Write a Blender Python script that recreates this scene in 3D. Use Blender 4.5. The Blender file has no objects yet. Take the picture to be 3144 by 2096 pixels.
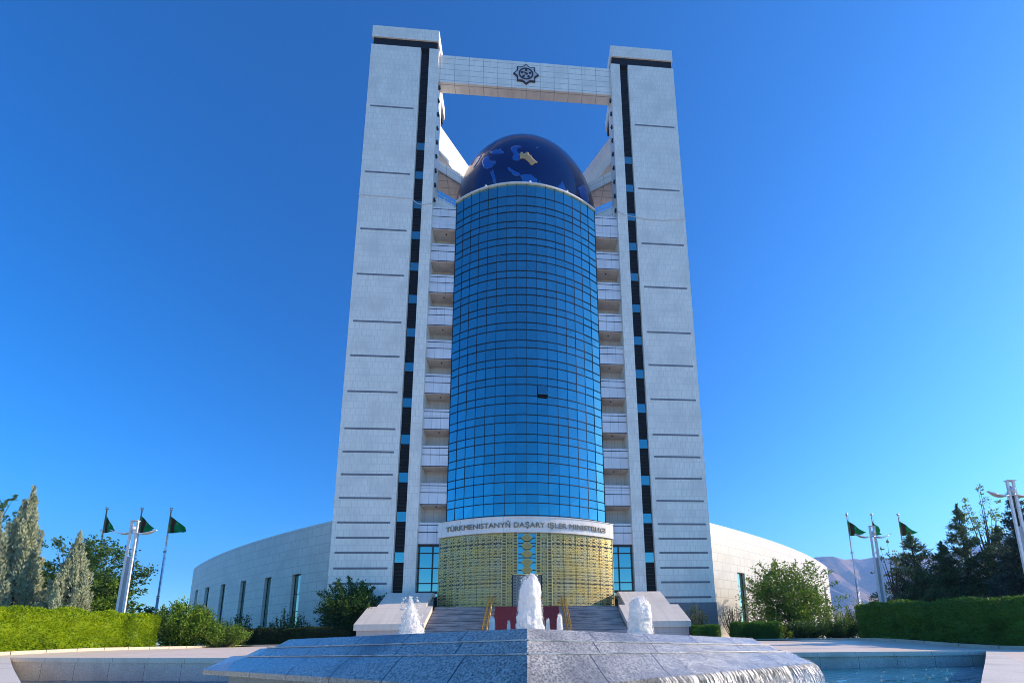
import bpy, math, random
import numpy as np
from mathutils import Vector, Matrix, noise
R_ = math.radians
random.seed(7); rng = np.random.default_rng(7)
scn = bpy.context.scene
COL = scn.collection

# ------------------------------------------------------------------ materials
def newmat(name):
    m = bpy.data.materials.new(name); m.use_nodes = True
    nt = m.node_tree; b = nt.nodes['Principled BSDF']
    return m, nt, b
def N(nt, t, **kw):
    n = nt.nodes.new(t)
    for k, v in kw.items(): setattr(n, k, v)
    return n
def setb(b, rough=.5, metal=0., spec=.5, coat=0., coat_r=.05):
    b.inputs['Roughness'].default_value = rough; b.inputs['Metallic'].default_value = metal
    b.inputs['Specular IOR Level'].default_value = spec
    b.inputs['Coat Weight'].default_value = coat; b.inputs['Coat Roughness'].default_value = coat_r
def mixc(nt, a, b, fac, mode='MIX'):
    n = N(nt, 'ShaderNodeMix', data_type='RGBA', blend_type=mode)
    for i, v in ((0, fac), (6, a), (7, b)):
        if hasattr(v, 'is_linked') or hasattr(v, 'links'): nt.links.new(v, n.inputs[i])
        else: n.inputs[i].default_value = v if i == 0 else (*v, 1)
    return n.outputs[2]
def noise_fac(nt, scale, detail=4, co='Object', lo=.35, hi=.65, rough=.55, stretch=None):
    tc = N(nt, 'ShaderNodeTexCoord'); src = tc.outputs[co]
    if stretch:
        mp = N(nt, 'ShaderNodeMapping'); mp.inputs['Scale'].default_value = stretch
        nt.links.new(src, mp.inputs[0]); src = mp.outputs[0]
    n = N(nt, 'ShaderNodeTexNoise'); n.inputs['Scale'].default_value = scale; n.inputs['Detail'].default_value = detail
    n.inputs['Roughness'].default_value = rough
    nt.links.new(src, n.inputs['Vector'])
    r = N(nt, 'ShaderNodeMapRange'); r.inputs['From Min'].default_value = lo; r.inputs['From Max'].default_value = hi
    nt.links.new(n.outputs['Fac'], r.inputs['Value'])
    return r.outputs[0]
def bump(nt, b, fac, strength=.2, dist=.02):
    n = N(nt, 'ShaderNodeBump'); n.inputs['Strength'].default_value = strength; n.inputs['Distance'].default_value = dist
    nt.links.new(fac, n.inputs['Height']); nt.links.new(n.outputs[0], b.inputs['Normal'])
def plain(name, c1, c2=None, scale=3., rough=.5, metal=0., spec=.5, coat=0., bstr=0., coat_r=.05):
    m, nt, b = newmat(name); setb(b, rough, metal, spec, coat, coat_r)
    c2 = c2 or tuple(x*.82 for x in c1)
    f = noise_fac(nt, scale)
    nt.links.new(mixc(nt, c1, c2, f), b.inputs['Base Color'])
    if bstr: bump(nt, b, noise_fac(nt, scale*8, lo=0, hi=1), bstr)
    return m
def tile(name, c1, c2, cj, bw, rh, ms=.02, rough=.45, offset=.5, var=.12, coat=0., streak=.10):
    m, nt, b = newmat(name); setb(b, rough, 0, .5, coat)
    tc = N(nt, 'ShaderNodeTexCoord'); br = N(nt, 'ShaderNodeTexBrick'); br.offset = offset
    nt.links.new(tc.outputs['UV'], br.inputs['Vector'])
    for k, v in (('Scale', 1.), ('Mortar Size', ms), ('Mortar Smooth', .2), ('Bias', 0.), ('Brick Width', bw), ('Row Height', rh)):
        br.inputs[k].default_value = v
    br.inputs['Color1'].default_value = (*c1, 1); br.inputs['Color2'].default_value = (*c2, 1); br.inputs['Mortar'].default_value = (*cj, 1)
    c = mixc(nt, br.outputs['Color'], tuple(x*(1-var*2) for x in c1), noise_fac(nt, .35, co='UV', lo=.45, hi=.8), 'MIX')
    c = mixc(nt, c, tuple(x*(1-streak*2.2) for x in c1), noise_fac(nt, 1.1, co='UV', lo=.5, hi=.85, stretch=(2.2, .16, 1)), 'MIX')
    nt.links.new(c, b.inputs['Base Color'])
    return m
def leafmat(name, c1, c2, transl=.35, rough=.5):
    m, nt, b = newmat(name); setb(b, rough, 0, .25)
    g = N(nt, 'ShaderNodeNewGeometry')
    c = mixc(nt, c1, c2, g.outputs['Random Per Island'])
    c = mixc(nt, c, tuple(x*.6 for x in c1), noise_fac(nt, .8, lo=.5, hi=.75))
    nt.links.new(c, b.inputs['Base Color'])
    t = N(nt, 'ShaderNodeBsdfTranslucent'); nt.links.new(mixc(nt, c, (1, .95, .35), .25, 'MULTIPLY'), t.inputs['Color'])
    mx = N(nt, 'ShaderNodeMixShader'); mx.inputs[0].default_value = transl
    out = nt.nodes['Material Output']
    nt.links.new(b.outputs[0], mx.inputs[1]); nt.links.new(t.outputs[0], mx.inputs[2]); nt.links.new(mx.outputs[0], out.inputs['Surface'])
    return m

M = {}
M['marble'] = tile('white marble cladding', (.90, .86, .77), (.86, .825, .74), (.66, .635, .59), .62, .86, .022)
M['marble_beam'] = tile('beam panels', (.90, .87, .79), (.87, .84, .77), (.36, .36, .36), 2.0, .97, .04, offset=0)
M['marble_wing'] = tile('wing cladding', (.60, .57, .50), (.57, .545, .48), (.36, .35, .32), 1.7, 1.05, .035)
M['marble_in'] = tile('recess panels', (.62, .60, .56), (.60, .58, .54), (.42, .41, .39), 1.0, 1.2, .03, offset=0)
M['fascia'] = tile('balcony panels', (.80, .81, .84), (.77, .78, .82), (.45, .47, .5), 1.02, 9., .03, rough=.3, offset=0)
M['plinth'] = tile('grey granite plinth', (.22, .23, .25), (.20, .21, .23), (.15, .16, .17), .9, .6, .012)
M['slot'] = plain('grey recessed slot', (.20, .205, .23), scale=2)
M['black'] = plain('black louvre', (.010, .009, .009), (.016, .014, .012), 2, rough=.55, spec=.2)
M['frame'] = plain('dark frame', (.012, .014, .022), rough=.4)
M['bandwhite'] = tile('name band', (.84, .81, .76), (.82, .79, .74), (.5, .5, .5), 2.4, 5., .025, rough=.3, offset=0)
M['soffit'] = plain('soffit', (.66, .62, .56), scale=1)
M['bronze'] = plain('bronze letters', (.30, .25, .17), (.24, .2, .14), 4, rough=.45, metal=.6)
M['gold'] = plain('gold lattice', (.78, .57, .17), (.64, .56, .30), .9, rough=.42, metal=.4)
M['gold_flat'] = plain('gold medallion', (.62, .47, .13), (.5, .38, .12), 6, rough=.5, metal=.45)
M['brass'] = plain('brass rail', (.55, .36, .09), (.4, .26, .07), 9, rough=.35, metal=.8)
M['screenback'] = plain('lattice backing', (.11, .115, .10), (.07, .085, .085), .5, rough=.35)
M['dark_emblem'] = plain('dark emblem', (.03, .035, .05), rough=.4)
M['light_emblem'] = plain('pale emblem', (.55, .52, .52), rough=.5)
M['roofgrey'] = plain('roof grey', (.35, .35, .35))
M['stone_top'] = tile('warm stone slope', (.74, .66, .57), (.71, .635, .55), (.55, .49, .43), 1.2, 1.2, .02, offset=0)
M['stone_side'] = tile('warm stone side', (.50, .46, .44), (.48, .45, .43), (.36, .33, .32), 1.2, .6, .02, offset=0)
m, nt, b = newmat('dark granite step'); setb(b, .35)
nt.links.new(mixc(nt, (.10, .09, .11), (.36, .32, .33), noise_fac(nt, 2.2, 5, stretch=(.22, 3.2, 3.2), lo=.38, hi=.62)), b.inputs['Base Color']); M['step'] = m
M['stepnose'] = plain('step nosing', (.46, .42, .42), (.25, .23, .24), 1.5, rough=.4)
M['carpet'] = plain('red carpet', (.30, .07, .075), (.24, .055, .06), 8, rough=.95, spec=.1)
M['lampwhite'] = plain('lamp white paint', (.74, .72, .72), scale=5, rough=.4)
M['lampgrey'] = plain('lamp grey panel', (.33, .33, .36), scale=2, rough=.5)
M['lampglass'] = plain('lamp globe', (.55, .6, .68), rough=.1)
M['steel'] = plain('pole steel', (.55, .57, .62), (.42, .44, .5), 6, rough=.28, metal=.7)
M['bark'] = plain('bark', (.10, .07, .045), (.06, .045, .03), 12, rough=.9, bstr=.4)
M['kerb'] = plain('kerb stone', (.55, .48, .38), (.45, .4, .33), 3, rough=.8)
M['soil'] = plain('bed soil', (.12, .09, .06), (.08, .06, .04), 5, rough=1)

def granite(name, lo, hi, rough=.35, coat=0., sc=1., joints=None):
    m, nt, b = newmat(name); setb(b, rough, 0, .5, coat, .12)
    f = noise_fac(nt, 34*sc, 6, lo=.40, hi=.60, rough=.75)
    c = mixc(nt, lo, hi, f)
    c = mixc(nt, c, tuple(x*.7 for x in lo), noise_fac(nt, .6, lo=.5, hi=.8))
    if joints:
        tc = N(nt, 'ShaderNodeTexCoord'); br = N(nt, 'ShaderNodeTexBrick'); br.offset = joints[2]
        nt.links.new(tc.outputs['UV'], br.inputs['Vector'])
        for k, v in (('Scale', 1.), ('Mortar Size', joints[3]), ('Mortar Smooth', .1), ('Bias', 0.), ('Brick Width', joints[0]), ('Row Height', joints[1])): br.inputs[k].default_value = v
        c = mixc(nt, c, tuple(x*.45 for x in lo), br.outputs['Fac'])
    nt.links.new(c, b.inputs['Base Color'])
    bump(nt, b, f, .25, .004)
    return m
M['granite'] = granite('wet grey granite', (.085, .09, .09), (.58, .55, .50), rough=.3, coat=.8, joints=(1.15, 40., 0, .012))
M['granite_wall'] = granite('pool wall granite', (.40, .37, .32), (.74, .69, .61), rough=.5, coat=.1, joints=(1.6, 30., 0, .012))
M['coping'] = granite('pale coping', (.58, .52, .44), (.78, .71, .60), rough=.55, joints=(1.6, 30., 0, .01))
M['paving'] = tile('plaza paving', (.80, .66, .52), (.74, .61, .48), (.54, .45, .37), 1.2, .6, .015, rough=.5, var=.08, streak=.04)

def glassmat(name, tint, dark, rough=.03, wav=.0):
    # coated glass: mirror layer tinted blue over a dark body
    m, nt, b = newmat(name); setb(b, .4, 0, .3)
    b.inputs['Base Color'].default_value = (*dark, 1)
    g = N(nt, 'ShaderNodeBsdfGlossy'); g.inputs['Roughness'].default_value = rough
    geo = N(nt, 'ShaderNodeNewGeometry')
    nt.links.new(mixc(nt, tint, tuple(x*.86 for x in tint), geo.outputs['Random Per Island']), g.inputs['Color'])
    fr = N(nt, 'ShaderNodeLayerWeight'); fr.inputs['Blend'].default_value = .35
    mr = N(nt, 'ShaderNodeMapRange'); mr.inputs['To Min'].default_value = .82; mr.inputs['To Max'].default_value = 1.
    nt.links.new(fr.outputs['Facing'], mr.inputs['Value'])
    mx = N(nt, 'ShaderNodeMixShader'); nt.links.new(mr.outputs[0], mx.inputs[0])
    nt.links.new(b.outputs[0], mx.inputs[1]); nt.links.new(g.outputs[0], mx.inputs[2])
    nt.links.new(mx.outputs[0], nt.nodes['Material Output'].inputs['Surface'])
    return m
M['glass'] = glassmat('blue curtain glass', (.26, .60, .60), (.004, .012, .035), .02)
M['glass2'] = glassmat('window glass', (.45, .62, .56), (.01, .02, .03), .03)
M['globe'] = plain('globe navy', (.001, .006, .075), (.001, .009, .095), .15, rough=.3, spec=.2, coat=.5, coat_r=.02)
M['globe_sea'] = plain('globe blue', (.006, .075, .36), (.008, .09, .40), .4, rough=.3, spec=.2, coat=.7, coat_r=.03)
M['globe_gold'] = plain('globe ochre', (.50, .33, .13), rough=.4, coat=.5)
M['collar'] = plain('collar navy glass', (.004, .014, .06), rough=.12, spec=.7, coat=1.)

M['thuja'] = leafmat('thuja yellow green', (.12, .25, .006), (.44, .54, .010), .45)
M['hedge_dark'] = leafmat('hedge green', (.05, .15, .022), (.11, .24, .03), .35)
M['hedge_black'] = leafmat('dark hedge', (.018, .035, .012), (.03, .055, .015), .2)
M['silver'] = leafmat('silver juniper', (.25, .31, .20), (.44, .48, .34), .25, .7)
M['leaf'] = leafmat('mid green leaf', (.07, .17, .02), (.20, .30, .035), .4)
M['leafdark'] = leafmat('dark leaf', (.03, .085, .022), (.09, .17, .035), .35)
M['leafyellow'] = leafmat('yellow green leaf', (.12, .20, .015), (.25, .30, .03), .4)
M['leafgrey'] = leafmat('grey green leaf', (.16, .20, .09), (.30, .32, .17), .35)
M['needle'] = leafmat('dark conifer', (.045, .10, .045), (.17, .24, .11), .3, .6)
M['needle_blue'] = leafmat('blue conifer', (.03, .065, .05), (.11, .16, .12), .25, .6)

def foam(edge):
    m, nt, b = newmat('white water foam'); setb(b, .45, 0, .4)
    nt.links.new(mixc(nt, (.97, .96, .94), (.88, .90, .93), noise_fac(nt, 9, 6, lo=.50, hi=.72)), b.inputs['Base Color'])
    bump(nt, b, noise_fac(nt, 26, 6, lo=0, hi=1, stretch=(1, 1, .45)), .9, .03)
    t = N(nt, 'ShaderNodeBsdfTranslucent'); t.inputs['Color'].default_value = (1, .98, .95, 1)
    mx = N(nt, 'ShaderNodeMixShader'); mx.inputs[0].default_value = .45
    nt.links.new(b.outputs[0], mx.inputs[1]); nt.links.new(t.outputs[0], mx.inputs[2])
    lw = N(nt, 'ShaderNodeLayerWeight'); lw.inputs['Blend'].default_value = .5
    fn = noise_fac(nt, 34, 5, lo=.30, hi=.66, rough=.7, stretch=(1, 1, .30))
    mr = N(nt, 'ShaderNodeMapRange'); mr.inputs['From Min'].default_value = .35; mr.inputs['From Max'].default_value = .95; mr.inputs['To Max'].default_value = 1.05
    nt.links.new(lw.outputs['Facing'], mr.inputs['Value'])
    gt = N(nt, 'ShaderNodeMath', operation='SUBTRACT'); nt.links.new(mr.outputs[0], gt.inputs[0]); nt.links.new(fn, gt.inputs[1])
    sc_ = N(nt, 'ShaderNodeMath', operation='MULTIPLY'); sc_.inputs[1].default_value = 3.; sc_.use_clamp = True; nt.links.new(gt.outputs[0], sc_.inputs[0])
    if edge:
        tr = N(nt, 'ShaderNodeBsdfTransparent'); m2 = N(nt, 'ShaderNodeMixShader'); nt.links.new(sc_.outputs[0], m2.inputs[0])
        nt.links.new(mx.outputs[0], m2.inputs[1]); nt.links.new(tr.outputs[0], m2.inputs[2]); mx = m2
    nt.links.new(mx.outputs[0], nt.nodes['Material Output'].inputs['Surface'])
    return m
M['foam'] = foam(False); M['jetfoam'] = foam(True)
def watermat():
    m, nt, b = newmat('pool water'); setb(b, .04, 0, .6)
    nt.links.new(mixc(nt, (.006, .075, .12), (.012, .14, .20), noise_fac(nt, .5)), b.inputs['Base Color'])
    f = noise_fac(nt, 3.2, 5, lo=0, hi=1, stretch=(1, 2.0, 1))
    bump(nt, b, f, .9, .10)
    return m
M['water'] = watermat()
def sheetmat(sc, lo, hi, st, full=False):
    # thin running water: foamy curtain streaks, sun sparkles painted white on the tiers
    m, nt, b = newmat('running water film'); setb(b, .3, 0, .6)
    b.inputs['Base Color'].default_value = (1, .98, .95, 1)
    f = noise_fac(nt, sc, 5, co='UV', lo=lo, hi=hi, rough=.8, stretch=st)
    f2 = noise_fac(nt, 1.6 if not full else .9, 3, co='UV', lo=.36 if not full else .1, hi=.56 if not full else .3)
    mu = N(nt, 'ShaderNodeMath', operation='MULTIPLY'); nt.links.new(f, mu.inputs[0]); nt.links.new(f2, mu.inputs[1])
    nt.links.new(mu.outputs[0], b.inputs['Alpha'])
    bump(nt, b, f, .8, .02)
    return m
M['sheet'] = sheetmat(40, .515, .56, (1., .40, 1)); M['curtain'] = sheetmat(20, .47, .56, (1.5, .14, 1), True)
def flagmat():
    m, nt, b = newmat('green flag cloth'); setb(b, .8, 0, .1)
    tc = N(nt, 'ShaderNodeTexCoord'); sp = N(nt, 'ShaderNodeSeparateXYZ'); nt.links.new(tc.outputs['UV'], sp.inputs[0])
    r = N(nt, 'ShaderNodeValToRGB'); e = r.color_ramp; e.interpolation = 'CONSTANT'
    g = (.015, .30, .10, 1)
    e.elements[0].position = 0; e.elements[0].color = g
    e.elements[1].position = .10; e.elements[1].color = (.10, .05, .03, 1)
    x = e.elements.new(.34); x.color = g
    nt.links.new(sp.outputs[0], r.inputs[0])
    nt.links.new(r.outputs[0], b.inputs['Base Color'])
    t = N(nt, 'ShaderNodeBsdfTranslucent'); nt.links.new(r.outputs[0], t.inputs['Color'])
    mx = N(nt, 'ShaderNodeMixShader'); mx.inputs[0].default_value = .4
    nt.links.new(b.outputs[0], mx.inputs[1]); nt.links.new(t.outputs[0], mx.inputs[2])
    nt.links.new(mx.outputs[0], nt.nodes['Material Output'].inputs['Surface'])
    return m
M['flag'] = flagmat()
M['flagwhite'] = plain('flag crescent', (.7, .7, .65), rough=.8)
def mountmat():
    m, nt, b = newmat('dry mountain'); setb(b, 1, 0, .1)
    f = noise_fac(nt, .006, 8, lo=.42, hi=.58, rough=.7)
    nt.links.new(mixc(nt, (.42, .26, .18), (.10, .12, .16), f), b.inputs['Base Color'])  # bluish tone paints shadowed slopes into the tan rock
    return m
M['mountain'] = mountmat()
M['ground'] = plain('dry ground', (.20, .17, .11), (.12, .13, .06), .02, rough=1, spec=.1)
M['lawn'] = plain('lawn', (.06, .11, .02), (.10, .13, .03), .8, rough=1, spec=.1, bstr=.5)

# ------------------------------------------------------------------ mesh builder
ORG = {}
class MB:
    def __init__(s): s.v = []; s.f = []; s.uv = []; s.sm = []
    def face(s, pts, uv=None, smooth=False):
        i = len(s.v); pts = [Vector(p) for p in pts]; s.v += pts
        s.f.append(tuple(range(i, i+len(pts)))); s.sm.append(smooth)
        if uv is None:
            n = (pts[1]-pts[0]).cross(pts[2]-pts[0])
            ax, ay, az = abs(n.x), abs(n.y), abs(n.z)
            if az >= ax and az >= ay: uv = [(p.x, p.y) for p in pts]
            elif ax > ay: uv = [(p.y, p.z) for p in pts]
            else: uv = [(p.x, p.z) for p in pts]
        s.uv.append(uv)
    def box(s, x0, x1, y0, y1, z0, z1):
        x0, x1 = sorted((x0, x1)); y0, y1 = sorted((y0, y1)); z0, z1 = sorted((z0, z1))
        s.face([(x0, y0, z0), (x1, y0, z0), (x1, y0, z1), (x0, y0, z1)])
        s.face([(x1, y1, z0), (x0, y1, z0), (x0, y1, z1), (x1, y1, z1)])
        s.face([(x1, y0, z0), (x1, y1, z0), (x1, y1, z1), (x1, y0, z1)])
        s.face([(x0, y1, z0), (x0, y0, z0), (x0, y0, z1), (x0, y1, z1)])
        s.face([(x0, y0, z1), (x1, y0, z1), (x1, y1, z1), (x0, y1, z1)])
        s.face([(x0, y1, z0), (x1, y1, z0), (x1, y0, z0), (x0, y0, z0)])
    def hexa(s, bot, top):   # bot, top: 4 points each, counter clockwise from above
        s.face(list(reversed(bot))); s.face(top)
        for i in range(len(bot)):
            j = (i+1) % len(bot); s.face([bot[i], bot[j], top[j], top[i]])
    def prism(s, poly, z0, z1):   # plan polygon ccw
        s.hexa([(x, y, z0) for x, y in poly], [(x, y, z1) for x, y in poly])
    def bar(s, a, b, w, h=None, up=(0, 0, 1)):
        a = Vector(a); b = Vector(b); d = (b-a).normalized(); h = h or w
        u = Vector(up); sd = d.cross(u)
        if sd.length < 1e-4: sd = d.cross(Vector((1, 0, 0)))
        sd.normalize(); u = sd.cross(d)
        q = [sd*w/2+u*h/2, -sd*w/2+u*h/2, -sd*w/2-u*h/2, sd*w/2-u*h/2]
        s.hexa([a+k for k in q], [b+k for k in q])
    def tube(s, pts, rad, n=8, smooth=True, cap=True):
        pts = [Vector(p) for p in pts]; rings = []
        for i, p in enumerate(pts):
            d = (pts[min(i+1, len(pts)-1)]-pts[max(i-1, 0)]).normalized()
            a = d.cross(Vector((0, 0, 1)) if abs(d.z) < .95 else Vector((1, 0, 0))).normalized(); b = a.cross(d)
            r = rad[i] if hasattr(rad, '__len__') else rad
            rings.append([p+(a*math.cos(t)+b*math.sin(t))*r for t in [2*math.pi*k/n for k in range(n)]])
        for i in range(len(rings)-1):
            for k in range(n):
                j = (k+1) % n
                s.face([rings[i][k], rings[i][j], rings[i+1][j], rings[i+1][k]], smooth=smooth)
        if cap: s.face(rings[0]); s.face(list(reversed(rings[-1])))
    def build(s, name, m, parent=None, org=None, bevel=0, merge=True, col=True):
        me = bpy.data.meshes.new(name)
        if parent is not None: o_ = ORG[parent.name]
        else: o_ = Vector(org) if org is not None else Vector((0, 0, 0))
        me.from_pydata([tuple(v-o_) for v in s.v], [], s.f)
        uvl = me.uv_layers.new(name='UVMap')
        flat = [c for u in s.uv for p in u for c in p]
        uvl.data.foreach_set('uv', flat)
        me.polygons.foreach_set('use_smooth', s.sm)
        if merge and any(s.sm):
            import bmesh
            bm = bmesh.new(); bm.from_mesh(me); bmesh.ops.remove_doubles(bm, verts=bm.verts, dist=1e-5); bm.to_mesh(me); bm.free()
        me.materials.append(m); me.update()
        ob = bpy.data.objects.new(name, me); COL.objects.link(ob)
        if parent is not None: ob.parent = parent; ORG[ob.name] = o_
        else: ob.location = o_; ORG[ob.name] = o_
        if bevel:
            md = ob.modifiers.new('bevel', 'BEVEL'); md.width = bevel; md.segments = 2; md.limit_method = 'ANGLE'
        return ob
def tag(o, label=None, cat=None, group=None, kind=None):
    if label: o['label'] = label
    if cat: o['category'] = cat
    if group: o['group'] = group
    if kind: o['kind'] = kind
    return o
def thing(name, loc, label, cat, group=None):
    o = bpy.data.objects.new(name, None); COL.objects.link(o); o.location = loc; o.empty_display_size = .3
    ORG[o.name] = Vector(loc)
    return tag(o, label, cat, group)
def copy_tree(o, parent=None):
    c = o.copy(); COL.objects.link(c); c.parent = parent; ORG[c.name] = ORG[o.name]
    for ch in list(o.children): copy_tree(ch, c)
    return c
def struct(o): o['kind'] = 'structure'; return o

# ------------------------------------------------------------------ camera (off-centre crop of a wide shot: lens shift)
cd = bpy.data.cameras.new('camera'); cam = bpy.data.objects.new('camera', cd); COL.objects.link(cam)
yaw, pitch, roll = .0705, .17335, -.01408
fw = Vector((math.sin(yaw)*math.cos(pitch), math.cos(yaw)*math.cos(pitch), math.sin(pitch)))
r0 = Vector((math.cos(yaw), -math.sin(yaw), 0)); u0 = r0.cross(fw)
cr, sr = math.cos(roll), math.sin(roll)
rt = r0*cr+u0*sr; up = u0*cr-r0*sr
mat = Matrix((rt, up, -fw)).transposed().to_4x4(); mat.translation = (0, 0, .7)
cam.matrix_world = mat
cd.sensor_width = 36; cd.lens = .40629*36; cd.shift_x = -.04293; cd.shift_y = .21933
cd.clip_start = .05; cd.clip_end = 20000
scn.camera = cam

# ------------------------------------------------------------------ ground, pool, paving
def smooth(t): t = min(max(t, 0), 1); return t*t*(3-2*t)
def zg(x, y):
    xx = min(max(x, -26), 26)
    return .14-.0072*xx+(.16+.0052*(xx+20))*smooth((y-17)/8)
POOL = [(-3.0, 2.7), (3.25, 2.7), (18.55, 15.9), (0, 15.9), (-7, 14.9), (-20.3, 18.1)]
PC = (0, 9.)
def outline(n):
    pts = []
    per = []
    for i in range(len(POOL)):
        a, b = Vector(POOL[i]), Vector(POOL[(i+1) % len(POOL)])
        k = max(2, int(round((b-a).length/1.2)))
        for j in range(k): pts.append(tuple(a.lerp(b, j/k)))
    return pts
OUT = outline(0)
def offs(p, d):
    v = Vector(p)-Vector(PC); return Vector(PC)+v*(1+d/v.length)
def ring(mb, pts, d0, d1, zf0, zf1):
    n = len(pts); L = 0
    for i in range(n):
        a, b = pts[i], pts[(i+1) % n]
        a0, b0, a1, b1 = offs(a, d0), offs(b, d0), offs(a, d1), offs(b, d1)
        l = (Vector(b)-Vector(a)).length
        q = [(a1.x, a1.y, zf1(a1)), (b1.x, b1.y, zf1(b1)), (b0.x, b0.y, zf0(b0)), (a0.x, a0.y, zf0(a0))]
        mb.face(q, uv=[(L, d1), (L+l, d1), (L+l, d0), (L, d0)]); L += l
zz = lambda k: (lambda p: zg(p[0], p[1])+k)
mb = MB(); rad = [.7, 1.5, 2.5, 3.5, 5, 6.5, 8, 10, 12.5, 15, 19, 25, 35, 50, 75, 110]
for a, b in zip(rad[:-1], rad[1:]): ring(mb, OUT, a, b, zz(0), zz(0))
for k in range(len(mb.uv)): mb.uv[k] = [(p.x, p.y) for p in [mb.v[i] for i in mb.f[k]]]
struct(mb.build('plaza_paving', M['paving']))
mb = MB(); far = 9000
ring(mb, OUT, 108, 400, zz(-.06), lambda p: .2); ring(mb, OUT, 400, far, lambda p: .2, lambda p: .2)
struct(mb.build('ground', M['ground']))
mb = MB()
ring(mb, OUT, -.17, .7, zz(.004), zz(.004)); ring(mb, OUT, -.17, -.1701, zz(-.17), zz(.004)); ring(mb, OUT, .0, -.17, zz(-.17), zz(-.17)); mb.uv = [[(u, v+5) for u, v in q] for q in mb.uv]
cp = tag(mb.build('pool_coping', M['coping']), 'pale granite coping slabs round the fountain pool', 'coping'); struct(cp)
mb = MB(); ring(mb, OUT, -.001, .0, lambda p: -1.3, zz(-.165)); mb.uv = [[(u, v+5) for u, v in q] for q in mb.uv]
struct(mb.build('pool_wall', M['granite_wall']))
mb = MB(); mb.face([(x, y, -1.3) for x, y in POOL]); struct(mb.build('pool_floor', M['granite_wall']))
# water surface with small real ripples
mb = MB(); nx, ny = 150, 90
def wz(x, y): return -.58+.035*noise.noise((x*1.7, y*2.6, 0))+.022*noise.noise((x*5, y*6, 3))
def lerp_pool(u, v):
    a, b, c, d = [Vector(p) for p in (POOL[0], POOL[1], POOL[2], POOL[5])]; return a.lerp(b, u).lerp(d.lerp(c, u), v)
for i in range(nx):
    for j in range(ny):
        q = [lerp_pool(uu/nx, (vv/ny)) for uu, vv in ((i, j), (i+1, j), (i+1, j+1), (i, j+1))]
        mb.face([(p.x, p.y, wz(p.x, p.y)) for p in q], smooth=True)
struct(mb.build('pool_water', M['water']))
# planting beds left and right (raised soil strips with kerbs)
def bed(name, x0, x1, y0, y1, mat='lawn', dz=.05):
    mb = MB(); nx, ny = 8, 12
    P = lambda i, j: (x0+(x1-x0)*i/nx, y0+(y1-y0)*j/ny)
    for i in range(nx):
        for j in range(ny):
            mb.face([(*P(a, b), zg(*P(a, b))+dz) for a, b in ((i, j), (i+1, j), (i+1, j+1), (i, j+1))])
    return struct(mb.build(name, M[mat]))
bed('lawn_bed', -75, -22.9, 19.5, 46, 'lawn', .10)
bed('lawn_bed', 21.4, 75, 16.5, 30.4, 'lawn', .05)
bed('lawn_bed', 15.6, 75, 30.4, 45.9, 'lawn', .05)
bed('lawn_bed', -22.9, -15.4, 37.5, 45.9, 'lawn', .06)
def kerb(pts, label):
    mb = MB(); w = .075
    for a, b in zip(pts[:-1], pts[1:]):
        k = 8
        for i in range(k):
            p = Vector(a).lerp(Vector(b), i/k); q = Vector(a).lerp(Vector(b), (i+1)/k-.003); d = (q-p).normalized(); nrm = Vector((-d.y, d.x))*w/2
            c = [p-nrm, q-nrm, q+nrm, p+nrm]
            mb.hexa([(c_.x, c_.y, zg(c_.x, c_.y)-.1) for c_ in c], [(c_.x, c_.y, zg(c_.x, c_.y)+.15) for c_ in c])
    return tag(mb.build('kerb', M['kerb'], org=(*pts[0], 0), bevel=.01), label, 'kerb', kind='structure')
kerb([(-22.8, 19), (-22.8, 30), (-24, 37.3), (-15.3, 37.3)], 'tan kerb under the yellow green hedge')
kerb([(21.3, 16), (21.3, 30.2), (15.5, 32.4), (15.5, 37.6)], 'pale kerb under the dark green hedge')

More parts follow.
